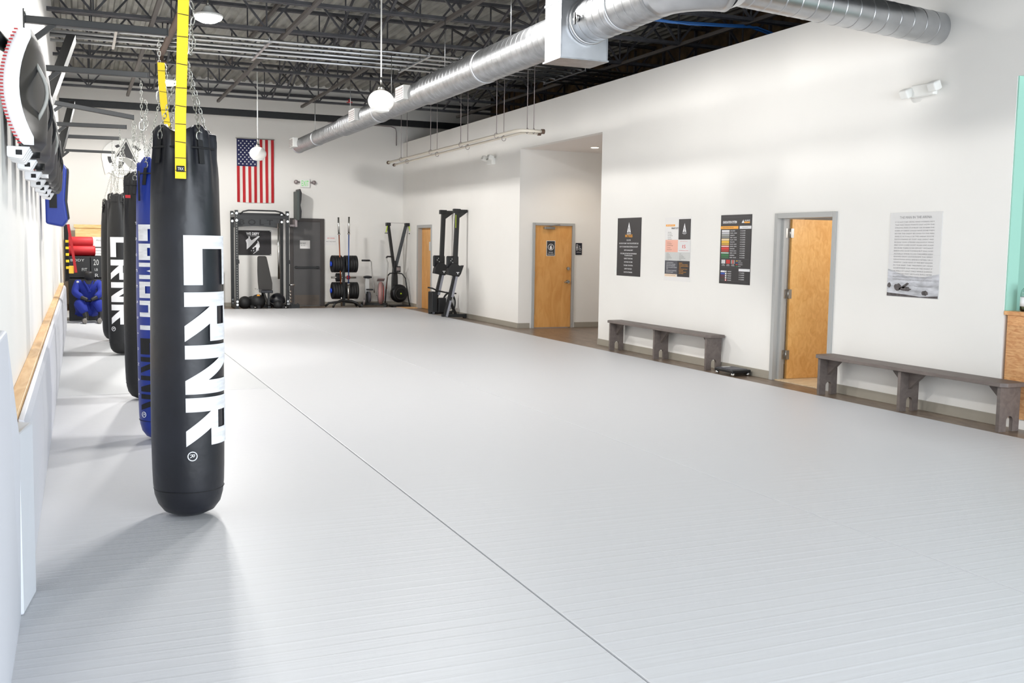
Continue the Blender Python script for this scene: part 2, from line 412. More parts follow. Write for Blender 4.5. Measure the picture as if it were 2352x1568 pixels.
for z in (.35, 1.12, 1.93): part('hinge', MB().cyl((8.70,19.335,z-.06),(8.70,19.335,z+.06),.011,n=10), M['brushed'], leaf)
f = fr_back(9.07, 1.665, 19.355)
s = part('mask_sign', MB().prism([(-.10,-.16),(.10,-.16),(.10,.16),(-.10,.16)], (f[0],f[1],f[2],f[3]), .004), M['whitep'], leaf, label='dark sign with round white symbol on the restroom door')
sg = MB().rect(-.09,.09,-.15,.15, lift(f,.006)); part('sign_face', sg, M['ink'], s)
sg = MB(); fl = lift(f,.008)
ring = [(.062*math.cos(a*PI/16), .025+.062*math.sin(a*PI/16)) for a in range(32)]
sg.tube([fl[0]+fl[1]*x+fl[2]*y for x, y in ring], .006, 6, closed=True)
sg.flat([(-.03,.0),(-.02,.045),(0,.065),(.02,.06),(.012,.03),(.03,.02),(.02,-.02),(-.01,-.025)], fl)
text(sg, 'SHOES', fl, 0, -.085, .026, .1); text(sg, 'REQUIRED', fl, 0, -.125, .026, .14)
part('symbol', sg, M['white'], s)
# restroom plate beside the door
f = fr_back(9.72, 1.66, 19.35)
rs = tag(part('restroom_sign', MB().prism([(-.075,-.125),(.075,-.125),(.075,.125),(-.075,.125)], f, .006), M['navy'], None, bev=.002), 'small dark restroom sign plate beside the wooden alcove door', 'sign')
rs.data.materials[0] = mat('sign_dark', (24,26,40), .4)
g = MB(); fl = lift(f, .009)
g.sphere(fl[0]+fl[1]*(-.045)+fl[2]*.085, .013, 10, 8); g.flat([(-.062,.02),(-.052,.068),(-.038,.068),(-.028,.02),(-.036,.02),(-.038,-.035),(-.052,-.035),(-.054,.02)], fl)
g.rect(-.012,-.008,-.03,.09, fl)
g.tube([fl[0]+fl[1]*(.03+.022*math.cos(a*PI/8))+fl[2]*(-.01+.022*math.sin(a*PI/8)) for a in range(16)], .003, 5, closed=True)
g.sphere(fl[0]+fl[1]*.02+fl[2]*.06, .009, 8, 6); g.beam(fl[0]+fl[1]*.02+fl[2]*.05, fl[0]+fl[1]*.025+fl[2]*.005, .007, .004); g.beam(fl[0]+fl[1]*.025+fl[2]*.008, fl[0]+fl[1]*.05+fl[2]*.0, .007, .004)
text(g, 'RESTROOM', fl, 0, -.07, .02, .1)
part('pictogram', g, M['white'], rs)
# door_2 : open door, leaf swung into the side room
dr = sroot('door_2', (XR, 10.35, 0))
fm = MB()
for (a, b) in ((10.87, 10.935), (9.765, 9.83)): fm.box(XR-.025, XR+T+.02, a, b, 0, 2.17)
fm.box(XR-.025, XR+T+.02, 9.83, 10.87, 2.105, 2.17)
fm.box(XR+.05, XR+.09, 10.83, 10.875, 0, 2.11).box(XR+.05, XR+.09, 9.825, 9.86, 0, 2.11)
part('door_frame', fm, M['frame'], dr, bev=.004)
leaf = part('door_leaf', MB().box(8.535, 9.50, 10.835, 10.88, .015, 2.10), M['birch2'], dr)
for z in (.33, 1.13, 1.92):
    h = MB().box(8.46, 8.50, 10.862, 10.868, z-.06, z+.06).cyl((8.515,10.845,z-.06),(8.515,10.845,z+.06),.012,n=10).box(8.515,8.56,10.828,10.836,z-.06,z+.06)
    part('hinge', h, M['brushed'], leaf)
# door_3 : grey steel exit door in the back wall
dr = sroot('door_3', (5.6, YB, 0))
part('door_frame', MB().box(5.20,5.29,YB-.05,YB,0,2.36).box(6.02,6.13,YB-.05,YB,0,2.36).box(5.29,6.02,YB-.05,YB,2.27,2.36), mat('dark_frame_paint', (66,60,58), .5), dr, bev=.006)
leaf = part('door_leaf', MB().box(5.29, 6.02, YB-.03, YB, .01, 2.27), M['greydoor'], dr)
part('panic_bar', MB().box(5.32,5.98,YB-.09,YB-.06,1.02,1.07).box(5.34,5.40,YB-.07,YB-.03,1.01,1.08).box(5.90,5.97,YB-.07,YB-.03,1.01,1.08), M['blackm'], leaf, bev=.006)
part('kick_plate', MB().box(5.32,5.99,YB-.034,YB-.029,.03,.30), mat('worn_kick_plate', (98,88,80), .55), leaf)
f = fr_back(5.47, 1.66, YB-.032)
s = part('door_notice', MB().rect(-.0,.27,-.11,.11, f), M['paper'], leaf, label='white paper notice taped to the grey exit door')
g = MB(); text(g, 'DO NOT', lift(f,.003), .085, .03, .035, .15); text(g, 'BLOCK', lift(f,.003), .085, -.025, .03, .12); part('notice_lettering', g, M['ink'], s)
# door_4 : narrow view of a birch door in the right wall near the corner
dr = sroot('door_4', (XR, 25.6, 0))
fm = MB().box(XR-.02, XR+T+.02, 26.14, 26.24, 0, 2.22).box(XR-.02, XR+T+.02, 25.01, 25.08, 0, 2.22).box(XR-.02, XR+T+.02, 25.08, 26.14, 2.14, 2.22)
part('door_frame', fm, M['frame'], dr, bev=.004)
leaf = part('door_leaf', MB().box(XR+.10, XR+.14, 25.08, 26.14, .01, 2.14), M['birch'], dr)
part('door_sign', MB().box(XR+.09, XR+.10, 25.30, 25.52, 1.55, 1.78), M['lgrey'], leaf)
# light switch by the first poster
sw = thing('light_switch', 'pale light switch plate beside the narrow black poster', 'light switch', (XR, 15.19, 1.25))
part('plate', MB().box(XR-.008, XR, 15.175, 15.255, 1.24, 1.37), M['whitep'], sw, bev=.003)
part('toggle', MB().box(XR-.02, XR-.008, 15.208, 15.222, 1.29, 1.32), M['whitep'], sw)
# ================================================================ floor mats
def floormat(x0, x1, y0, y1, m, label):
    o = part('grappling_mat', MB().box(x0, x1, y0, y1, .0, .04), M[m], None, bev=.006)
    return tag(o, label, 'mat', 'grey grappling mats that cover the gym floor')
floormat(-.30, 1.973, 1.6, 11.72, 'mat_a', 'long pale grey mat strip under the nearest hanging punching bags')
floormat(-.30, 1.973, 11.735, 26.0, 'mat_b', 'smooth pale grey mat strip at the far end below the black hanging bags')
floormat(1.981, 4.24, 1.6, 26.0, 'mat_a', 'middle pale grey mat strip bounded by two long dark seams')
floormat(4.246, 7.80, 1.6, 26.0, 'mat_a', 'wide pale grey mat that ends just short of the wooden benches')
# ================================================================ wall pads and ledge
tag(part('wood_ledge', MB().box(XL+.001, XL+.07, 4.7, 21.5, .80, .865), M['pine'], None, bev=.003), 'long thin pine ledge along the left wall behind the grey wall pads', 'ledge')
pads = []
ys = [5.32, 7.3, 9.3, 11.7, 14.0, 16.3, 18.6, 20.9]
nth = ['first low grey wall pad behind the white pad box, nearest the camera', 'low grey wall pad beside the blue punching bag', 'low grey wall pad just before the seam across the floor mats', 'low grey wall pad just past the seam across the floor mats', 'low grey wall pad level with the white lettered black bag', 'low grey wall pad level with the farthest punching bag', 'last low grey wall pad, ending at the seated blue dummy']
for i in range(7):
    y0, y1 = ys[i], ys[i+1]; m = MB()
    prof = [(XL+.005, .042), (-.25, .042), (-.238, .4), (-.245, .80), (-.262, .838), (XL+.072, .845), (XL+.072, .79), (XL+.005, .79)]
    m.prism([(a, b) for a, b in prof], (Vector((0,y0+.004,0)), Vector((1,0,0)), Vector((0,0,1)), Vector((0,1,0))), y1-y0-.008)
    tag(part('wall_pad', m, M['padgrey'], None, bev=.006), nth[i], 'wall pad', 'low grey pads along the left wall')
# near pad block and tall leaning mat at the left edge of the view
m = MB().hexa([(-.345,4.86,.042),(-.262,4.86,.042),(-.222,5.17,.042),(-.345,5.30,.042),(-.345,4.72,.83),(-.262,4.90,.85),(-.222,5.28,.835),(-.345,5.31,.84)])
tag(part('pad_block', m, M['padwhite'], None, bev=.012, seg=3), 'short white padded block between tall leaning mat and grey wall pads', 'wall pad')
m = MB()
fp = [(1.9, 0), (4.87, 0), (4.30, .93), (3.72, 1.40), (1.9, 1.40)]
P = []
for xx in (-.355, -.272): P.append(xx)
n = len(fp)
m.add([(-.355, y, z+.0) for y, z in fp] + [(-.275 if z < .1 else -.225, y, z) for y, z in fp], [tuple(range(n)), tuple(range(n, 2*n))[::-1]] + [(i, n+i, n+(i+1) % n, (i+1) % n) for i in range(n)])
tag(part('leaning_mat', m, M['padgrey'], None, bev=.012, seg=3), 'tall pale mat leaning on the left wall at the very edge of view', 'mat')
# ================================================================ punching bags
def wrap(c, r, th0, thspan, z0, zlen):   # maps letter coords u (down) v (to the right) onto the bag
    def f(u, v):
        th = th0 + thspan*v
        return (c[0] + r*math.cos(th), c[1] + r*math.sin(th), z0 - zlen*u)
    return f
LET = {
 'C': [[(0,0),(.27,0),(.27,1),(0,1)], [(.27,0),(1,0),(1,.30),(.27,.30)], [(.27,.76),(1,.76),(1,1),(.27,1)]],
 'R': [[(0,0),(.29,0),(.29,1),(0,1)], [(.29,.80),(1,.80),(1,1),(.29,1)], [(.66,.42),(1,.42),(1,.80),(.66,.80)], [(.29,.42),(.66,.42),(.66,.58),(.29,.58)], [(.68,0),(1,0),(.64,.42),(.29,.42)]],
 'N': [[(0,0),(.28,0),(.28,1),(0,1)], [(.72,0),(1,0),(1,1),(.72,1)], [(.28,1),(.28,.62),(.72,0),(.72,.38)]],
 'O': [[(0,0),(.25,0),(.25,1),(0,1)], [(.75,0),(1,0),(1,1),(.75,1)], [(.25,0),(.75,0),(.75,.28),(.25,.28)], [(.25,.72),(.75,.72),(.75,1),(.25,1)]],
 'M': [[(0,0),(.25,0),(.25,1),(0,1)], [(.75,0),(1,0),(1,1),(.75,1)], [(.25,1),(.25,.6),(.5,.25),(.5,.65)], [(.75,1),(.5,.65),(.5,.25),(.75,.6)]],
 'B': [[(0,0),(.27,0),(.27,1),(0,1)], [(.27,0),(1,0),(1,.2),(.27,.2)], [(.27,.8),(.94,.8),(.94,1),(.27,1)], [(.27,.42),(.94,.42),(.94,.58),(.27,.58)], [(.72,.2),(1,.2),(1,.45),(.72,.45)], [(.68,.58),(.94,.58),(.94,.8),(.68,.8)]],
 'A': [[(0,0),(.27,0),(.27,1),(0,1)], [(.73,0),(1,0),(1,1),(.73,1)], [(.27,.76),(.73,.76),(.73,1),(.27,1)], [(.27,.28),(.73,.28),(.73,.5),(.27,.5)]],
 'T': [[(.36,0),(.64,0),(.64,1),(.36,1)], [(0,.74),(.36,.74),(.36,1),(0,1)], [(.64,.74),(1,.74),(1,1),(.64,1)]],
}
def clip(poly, lo, hi):  # keep lo<=v<=hi
    def half(P, t, keep_ge):
        out = []
        for i in range(len(P)):
            a, b = P[i], P[(i+1) % len(P)]
            ina = a[1] >= t-1e-9 if keep_ge else a[1] <= t+1e-9; inb = b[1] >= t-1e-9 if keep_ge else b[1] <= t+1e-9
            if ina: out.append(a)
            if ina != inb:
                k = (t-a[1])/(b[1]-a[1]); out.append((a[0]+(b[0]-a[0])*k, t))
        return out
    P = half(poly, lo, True)
    return half(P, hi, False) if P else []
def letter(mb, ch, fn, n=12):
    for poly in LET[ch]:
        for i in range(n):
            P = clip(poly, i/n, (i+1)/n)
            if len(P) >= 3: mb.add([fn(u, v) for u, v in P], [tuple(range(len(P)))])
def make_bag(c, ztop, zbot, r, m, label, pinch=.03, chaintop=2.84, armz=3.36, seed=1, loops=(20, 110, 200, 290), pr=0):
    H = ztop - zbot; t = thing('punching_bag', label, 'punching bag', (c[0], c[1], zbot), 'punching bags hanging in a row')
    hs = [0, .004, .015, .035, .06, .09, .13, .2, .3, .4, .5, .6, .7, .78, .84, .88, .91, .935, .955, .97, .982, .99, 1.0, 1.004, .995, .985]
    rs = [0, .45, .70, .86, .94, .975, .99, 1.0, 1.0, 1.0, .99, .975, .955, .935, .915, .895, .875, .855, .835, .825, .815, .80, .79, .76, .70, .0]
    n = 64; vs = []; fs = []; rnd = random.Random(seed); ph = [rnd.uniform(0, 6) for _ in range(6)]
    for h, k in zip(hs, rs):
        z = zbot + H*h
        for q in range(n):
            a = 2*PI*q/n; w = max(0, (h-.80)/.2)**1.3
            d = -pinch*w*sum(math.exp(-((math.degrees((a-R(L)+PI) % (2*PI))-180)/16)**2) for L in loops)
            d += .013*w*math.cos(9*a+ph[0]+7*h) + .008*w*math.cos(17*a+ph[1]-24*h) + .0022*math.cos(3*a+ph[2]+7*h)*(k > .9)
            zz = z + (.022*w*math.cos(4*(a-R(loops[0]))) if h > .96 else 0)
            vs.append((c[0]+(r*k+d*(k > .5))*math.cos(a), c[1]+(r*k+d*(k > .5))*math.sin(a), zz))
    for i in range(len(hs)-1):
        for q in range(n):
            q2 = (q+1) % n; fs.append((i*n+q, i*n+q2, (i+1)*n+q2, (i+1)*n+q))
    body = part('bag_body', MB().add(vs, fs, True), m, t)
    rim = [(c[0]+(r*.828)*math.cos(2*PI*q/40), c[1]+(r*.828)*math.sin(2*PI*q/40), zbot+H*.955) for q in range(40)]
    part('seam_piping', MB().tube(rim, .006, 6, closed=True), M['strap'], body)
    part('base_stitching', MB().tube([(c[0]+r*.965*math.cos(2*PI*q/48), c[1]+r*.965*math.sin(2*PI*q/48), zbot+H*.075) for q in range(48)], .0022, 5, closed=True), M['strap'], body)
    apex = Vector((c[0]+.01, c[1], chaintop))
    for L in loops:
        a = R(L); dr = Vector((math.cos(a), math.sin(a), 0)); p0 = Vector((c[0], c[1], 0)) + dr*(r*.80+.004)
        s = MB().beam(p0 + dr*.006 + Vector((0,0,zbot+H*.915)), p0 - dr*.012 + Vector((0,0,zbot+H*.975)), .005, .034, up=dr.cross(Vector((0,0,1))))
        st = part('hanging_strap', s, M['strap'], t)
        rg = p0 - dr*.016 + Vector((0,0,zbot+H*.985)); sd = dr.cross(Vector((0,0,1)))
        part('ring', MB().link(rg, .052, .044, .0042, (0,0,1), sd, 12, 6), M['chain'], st)
        part('chain', MB().chain(rg + Vector((0,0,.02)), apex - dr*-.004, .034, .018, .0027), M['chain'], t)
    part('swivel', MB().link(apex + Vector((0,0,.035)), .09, .05, .006, (0,0,1), (1,0,0), 14, 8).cyl(apex + Vector((0,0,.07)), apex + Vector((0,0,.12)), .012, n=12), M['chrome'], t)
    part('hanging_chain', MB().chain(apex + Vector((0,0,.11)), (c[0]+.01, c[1], armz-.02), .042, .022, .0034), M['chain'], t)
    sl = [apex + Vector((.035+.02*math.sin(k*.9), 0, .30-.045*k if k < 7 else -.0+.04*(k-7))) for k in range(12)]
    m2 = MB()
    for k in range(len(sl)-1): m2.link((sl[k]+sl[k+1])/2, .052, .022, .0034, (sl[k+1]-sl[k]), (0,1,0) if k % 2 else (1,.3,0), 8, 5)
    part('slack_chain', m2, M['chain'], t)
    return t, body
def facing(c): return math.atan2(-c[1], -c[0])
def reg_mark(mb, c, r, th, z, s):   # small R in a ring, turned a quarter
    f = lambda x, y: (c[0]+r*math.cos(th+y/r), c[1]+r*math.sin(th+y/r), z-x)
    mb.tube([f(s*math.cos(a*PI/12), s*math.sin(a*PI/12)) for a in range(24)], s*.13, 5, closed=True)
    text(mb, 'R', None, 0, 0, s*1.05, s*.85, fn=lambda x, y: f(x, y))
# 1 the big black one
c = (.585, 6.38); t1, b1 = make_bag(c, 2.345, .045, .212, M['blackv'], 'nearest punching bag, glossy black with huge white lettering', seed=3, loops=(-152, -62, 28, 118), chaintop=2.80)
th = facing(c) - R(3.5); L = MB()
for ch, z0 in zip('CRNR', (1.735, 1.405, 1.095, .785)): letter(L, ch, wrap(c, .2165, th, R(96), z0, .288), 16)
reg_mark(L, c, .2165, th+R(9), .44, .026)
part('lettering', L, M['worn'], b1, label='large white block letters running down the bag')
# 2 the blue one
c = (.625, 8.93); t2, b2 = make_bag(c, 2.345, .045, .203, M['bluev'], 'royal blue punching bag with white and black lettering', seed=5, loops=(-140, -50, 40, 130))
th = facing(c) - R(57); L = MB(); K = MB()
for i, ch in enumerate('COMBAT'): letter(L, ch, wrap(c, .208, th, R(92), 1.83-.154*i, .132), 12)
for i, ch in enumerate('CRNR'): letter(K, ch, wrap(c, .208, th, R(92), .906-.154*i, .132), 12)
reg_mark(L, c, .208, th+R(8), .275, .022)
for i, ch in enumerate('PROFESSIONAL'):
    zc = 1.84 - .128*i
    text(L, ch, None, 0, 0, .03, .005 if ch == 'I' else .022, fn=lambda x, y, z=zc: (c[0]+.208*math.cos(th-R(11)+y/.208), c[1]+.208*math.sin(th-R(11)+y/.208), z-x))
part('white_lettering', L, M['worn'], b2); part('black_lettering', K, M['strap'], b2)
z = MB().tube([(c[0]+.2*math.cos(facing(c)-R(54)), c[1]+.2*math.sin(facing(c)-R(54)), zz) for zz in (2.26, 2.18, 2.08, 2.02)], .008, 8)
part('zip_pull', z, M['strap'], t2)
# 3 plain black
c = (.612, 11.3); t3, b3 = make_bag(c, 2.37, .045, .20, M['darkbag'], 'plain black punching bag hanging directly behind the blue one', seed=8, loops=(-120, -30, 60, 150))
part('red_tag', MB().box(c[0]-.17, c[0]-.12, c[1]-.155, c[1]-.15, 2.13, 2.16), M['redf'], b3)
# 4 black with small white lettering
c = (.565, 15.85); t4, b4 = make_bag(c, 2.35, .05, .203, M['darkbag'], 'black punching bag with white lettering, fourth in the row', seed=11)
th = facing(c) - R(47); L = MB()
for i, ch in enumerate('CRNR'): letter(L, ch, wrap(c, .208, th, R(86), 1.745-.322*i, .285), 12)
reg_mark(L, c, .208, th+R(8), .43, .03)
part('lettering', L, M['white'], b4)
# 5
c = (.525, 18.1); t5, b5 = make_bag(c, 2.34, .05, .203, M['darkbag'], 'farthest punching bag, plain dull black, hanging last in the row', seed=14)
# ================================================================ wall arms that carry the bags
def arm(y, x1, z0, z1, label, y1=None, w=.055, chainy=None):
    y1 = y if y1 is None else y1
    t = thing('bag_hanger_arm', label, 'wall bracket', (XL, y, z0), 'black steel bag arms on the left wall')
    part('wall_plate', MB().box(XL, XL+.012, y-.06, y+.06, z0-.24, z0+.07), M['blackm'], t)
    part('arm_tube', MB().beam((XL+.01, y, z0), (x1, y1, z1), w, w), M['blackm'], t, bev=.004)
    part('brace', MB().beam((XL+.01, y, z0-.20), (XL+.22, y+(y1-y)*.2, z0-.02), .04, .04), M['blackm'], t)
    m = MB()
    for dz in (-.2, .04):
        for dy in (-.04, .04): m.cyl((XL+.012, y+dy, z0+dz), (XL+.026, y+dy, z0+dz), .011, n=6)
    part('bolt_set', m, M['chain'], t)
    part('end_cap', MB().obox((x1+.004, y1, z1), (.008, w+.004, w+.004)), M['blackp'], t)
    return t
arm(6.40, .70, 3.39, 3.39, 'black steel arm at top edge of view holding the nearest bag')
arm(8.93, .70, 3.395, 3.39, 'thick black steel arm that carries the blue bag')
arm(11.3, .69, 3.39, 3.39, 'second black steel arm from the top left, above the plain black bag')
arm(13.7, .666, 3.36, 3.245, 'black steel arm swung askew with only a slack chain', 13.9)
arm(15.85, .66, 3.31, 3.32, 'black steel arm holding the fourth bag')
arm(18.1, .66, 3.35, 3.36, 'thin looking black steel arm holding the farthest bag')
arm(20.5, .645, 3.32, 3.32, 'empty black steel arm, farthest along the left wall', w=.045)
t = thing('loose_chain', 'slack zinc chain dangling from the askew black arm', 'chain', (.66, 13.88, 3.2))
part('chain_links', MB().chain((.66,13.88,3.21), (.655,13.88,2.86), .055, .03, .005).chain((.69,13.88,3.19), (.675,13.88,2.95), .055, .03, .005), M['chain'], t)
def strut(a, b, w, label):
    m = MB(); a = Vector(a); b = Vector(b); m.beam(a, b, w, w)
    k = part('steel_strut', m, M['blackm'], None); tag(k, label, 'strut', 'slotted struts beside the left wall')
strut((-.30, 11.75, 3.02), (-.03, 13.6, 4.10), .10, 'thick slotted black strut rising beside the second bag arm')
strut((-.24, 17.0, 3.0), (-.06, 19.6, 4.05), .10, 'smaller black strut rising near the farthest bag arms')
# ================================================================ yellow webbing straps
def strap(name, pts, w, side, label, lab=False):
    t = thing(name, label, 'strap', pts[0], None); m = MB(); pts = [Vector(p) for p in pts]; side = Vector(side)
    nrm = side.cross(pts[-1]-pts[0]).normalized()
    vs = []; fs = []
    for p in pts: vs += [p-side*w/2-nrm*.0015, p+side*w/2-nrm*.0015, p+side*w/2+nrm*.0015, p-side*w/2+nrm*.0015]
    for i in range(len(pts)-1):
        for q in range(4): fs.append((i*4+q, i*4+(q+1) % 4, i*4+4+(q+1) % 4, i*4+4+q))
    fs += [(3,2,1,0), tuple(len(vs)-4+q for q in range(4))]
    b = part('webbing', m.add(vs, fs), M['yellow'], t); s = MB()
    L = (pts[-1]-pts[0]).length; n = int(L/.105)
    for i in range(n):
        k = (i+.4)/n*(len(pts)-1); a = int(k); p = pts[a].lerp(pts[a+1], k-a)
        s.obox(p, (w*.96, .009, .0035), Matrix.Rotation(R(6), 3, 'Y') if i % 2 else None)
    part('cross_stitching', s, M['strap'], b)
    return t, b
t, b = strap('yellow_strap', [(.572,6.05,3.34), (.568,6.08,3.1), (.562,6.10,2.9), (.552,6.12,2.6), (.545,6.13,2.4), (.542,6.14,2.2), (.541,6.14,2.055)], .060, (1,.06,0), 'bright yellow webbing strap hanging in front of the nearest black bag')
m = MB().obox((.541,6.136,2.11), (.044,.006,.034)); lb = part('strap_label', m, M['strap'], b)
g = MB(); text(g, 'TRX', fr_back(.541, 2.11, 6.1315), 0, 0, .016, .032); part('label_text', g, M['white'], lb)
strap('yellow_strap', [(.632,8.70,3.11), (.636,8.70,2.95), (.648,8.70,2.78), (.66,8.70,2.68), (.675,8.70,2.6)], .055, (1,0,0), 'narrower yellow strap hanging behind the nearest bag, beside a chain')
# ================================================================ kick pads hung on the left wall
def kickpad(y, z, label, white=True, wy=.40, front=None, ns=2):
    t = thing('kick_pad', label, 'kick pad', (XL, y, z), 'kick pads hung along the left wall')
    H = .53; N = 14; K = 8
    def F(s, q):  # front face
        return (-.238 + .075*s*s + (.018+.095*(1-s*s))*math.sin(PI*min(1, q*.55)) - (.02 if abs(s) > .98 else 0), y + wy*q, z + H/2*s)
    def B(s, q): return (-.318 + .072*s*s + (.02 if abs(s) > .98 else 0), y + wy*q, z + H/2*s)
    vs = []; fs = []
    for f in (F, B):
        for i in range(N+1):
            for q in range(K+1): vs.append(f(-1+2*i/N, q/K))
    W = K+1; o = (N+1)*W
    for i in range(N):
        for q in range(K):
            a = i*W+q; fs.append((a, a+1, a+W+1, a+W)); fs.append((o+a, o+a+W, o+a+W+1, o+a+1))
        a = i*W+K; fs.append((a, o+a, o+a+W, a+W))
    for q in range(K):
        a = q; fs.append((a, o+a, o+a+1, a+1)); a = N*W+q; fs.append((a, a+1, o+a+1, o+a))
    part('pad_body', MB().add(vs, fs, True), front or M['blackp'], t)
    vs = []; fs = []
    for i in range(N+1):
        s = -1+2*i/N; a = Vector(F(s, 0)); b = Vector(B(s, 0)); e = Vector((0,-.012,0))
        vs += [a, a+e, b+e, b]
    for i in range(N):
        for q in range(3): fs.append((i*4+q, i*4+q+1, i*4+5+q, i*4+4+q))
    fs += [(0,1,2,3), (N*4+3, N*4+2, N*4+1, N*4)]
    ed = part('pad_edge', MB().add(vs, fs, True), M['whitev'] if white else M['blackp'], t)
    st = MB()
    for i in range(34):
        s = -1+2*(i+.5)/34; b = Vector(B(s, 0)); st.obox(b + Vector((.006,-.014,0)), (.016,.004,.006))
    part('stitching', st, M['redf'] if white else M['strap'], ed)
    for k in range(ns):
        yy = y + .02 + k*.115
        s = part('strap_end', MB().hexa([(-.30,yy,z-H/2-.055),(-.235,yy,z-H/2-.065),(-.235,yy+.055,z-H/2-.065),(-.30,yy+.055,z-H/2-.055),(-.30,yy,z-H/2-.005),(-.20,yy,z-H/2-.005),(-.20,yy+.055,z-H/2-.005),(-.30,yy+.055,z-H/2-.005)]), M['whitev'], t, bev=.006)
        part('buckle_slot', MB().box(-.262,-.235,yy-.003,yy+.001,z-H/2-.045,z-H/2-.022), M['strap'], s)
    part('handle', MB().tube([(-.17+.045*math.sin(PI*k/8), y+.16, z+.13-.26*k/8) for k in range(9)], .009, 8), M['grey'] if white else M['strap'], t)
    return t
kickpad(5.30, 2.40, 'large black kick pad with a broad white stitched edge', ns=4)
kickpad(6.15, 2.40, 'black kick pad right behind the broad white edged one', False)
kickpad(6.95, 2.385, 'third black kick pad along the left wall', False)
kickpad(7.75, 2.38, 'fourth kick pad along the wall, white edge showing near its bottom')
kickpad(8.55, 2.38, 'fifth black kick pad, below the thick steel arm', False)
kickpad(9.35, 2.385, 'sixth black kick pad along the left wall', False)
kickpad(10.2, 2.39, 'last black kick pad before the blue striking shield', False)
tag(part('padded_roll', MB().tube([(-.355,5.2,2.63),(-.31,5.45,2.615),(-.25,5.62,2.60)], .034, 12), M['blackp'], None), 'short black padded roll poking out behind the white edged kick pad', 'padded roll')
# blue striking shield
t = thing('striking_shield', 'blue striking shield with a black square on its side, below the kick pads', 'striking shield', (XL, 11.6, 2.15))
part('shield_body', MB().prism([(-.31,1.86),(-.15,1.83),(-.10,1.9),(-.125,2.1),(-.10,2.42),(-.13,2.48),(-.31,2.46)], (Vector((0,11.5,0)), Vector((1,0,0)), Vector((0,0,1)), Vector((0,1,0))), .5), M['bluev'], t, bev=.02, seg=3)
part('shield_face', MB().prism([(-.148,1.87),(-.085,1.92),(-.105,2.1),(-.08,2.42),(-.12,2.46)], (Vector((0,11.52,0)), Vector((1,0,0)), Vector((0,0,1)), Vector((0,1,0))), .46), M['blackv'], t, bev=.01)
part('black_patch', MB().box(-.27,-.20,11.492,11.50,2.02,2.24), M['strap'], t)
# ================================================================ round duct run
def duct(a, b, r, pitch=.155, n=40):
    a = Vector(a); b = Vector(b); L = (b-a).length; prof = [(r*.02, 0), (r, 0), (r, .004)]; h = .02
    while h < L-.03:
        prof += [(r, h-.006), (r, h), (r+.003, h+.003), (r+.003, h+.007), (r, h+.010), (r, h+.016)]; h += pitch
    prof += [(r, L-.004), (r, L), (r*.02, L)]
    return MB().lathe(prof, a, (b-a).normalized(), n)
def band(mb, c, ax, r, w=.05):
    return mb.lathe([(r, -w/2), (r+.012, -w/2+.004), (r+.012, w/2-.004), (r, w/2)], c, ax, 40)
t = thing('air_duct', 'long spiral round metal duct running from the back wall to the square box', 'duct', (5.0, 18, 4.06), 'ducts under the roof')
part('duct_tube', duct((5,10.345,4.06), (5,15.2,4.06), .215), M['steel'], t)
part('duct_tube', duct((5,15.2,4.06), (5,20.6,4.06), .19), M['steel'], t)
part('duct_tube', duct((5,20.6,4.06), (5,25.3,4.06), .165), M['steel'], t)
for y, r in ((12.8, .215), (15.2, .20), (17.9, .19), (20.6, .178), (23.1, .165), (25.28, .165)): part('duct_collar', band(MB(), (5,y,4.06), (0,1,0), r), M['steel2'], t)
for y, r in ((24.9,.165), (19.0,.19), (15.9,.19)):
    q = part('supply_register', MB().box(4.74,4.86,y-.22,y+.22,3.98,4.20), M['lgrey'], t, bev=.005)
    g = MB()
    for k in range(5): g.box(4.732,4.742,y-.19,y+.19,4.0+.036*k,4.018+.036*k)
    part('louvre', g, M['cage'], q)
m = MB()
for y in (12, 14.5, 17.3, 20.2, 23.5): m.tube([(5.02,y,4.2),(5.02,y,5.0)], .006, 6)
part('hanger_wire', m, M['emt'], t)
t = thing('duct_box', 'square sheet metal duct box hanging where two round ducts meet', 'duct', (5.0, 10.13, 3.7), 'ducts under the roof')
part('box_shell', MB().box(4.73, 5.28, 9.93, 10.34, 3.69, 5.3), M['steel2'], t, bev=.004)
part('drive_cleat', MB().box(4.722,5.288,9.922,10.348,4.28,4.30).box(4.722,5.288,9.922,10.348,4.84,4.86).box(4.724,4.74,9.924,9.94,3.69,5.3).box(5.27,5.286,9.924,9.94,3.69,5.3), M['steel'], t)
part('bottom_flange', MB().box(4.715,5.295,9.915,10.355,3.685,3.70), M['steel'], t)
t = thing('air_duct', 'shiny round metal duct passing from the box overhead toward the camera', 'duct', (5.02, 9.0, 4.09), 'ducts under the roof')
part('duct_tube', duct((5.05,9.912,4.09), (5.05,8.45,4.09), .235), M['steel'], t)
for y in (9.9, 9.15): part('duct_collar', band(MB(), (5.05,y,4.09), (0,1,0), .235), M['steel2'], t)
q = part('damper_plate', MB().cyl((4.815,9.72,4.06),(4.79,9.72,4.06),.04).box(4.77,4.79,9.64,9.74,4.04,4.06), M['chrome'], t)
part('damper_handle', MB().box(4.76,4.775,9.68,9.70,3.99,4.11), M['blackp'], q)
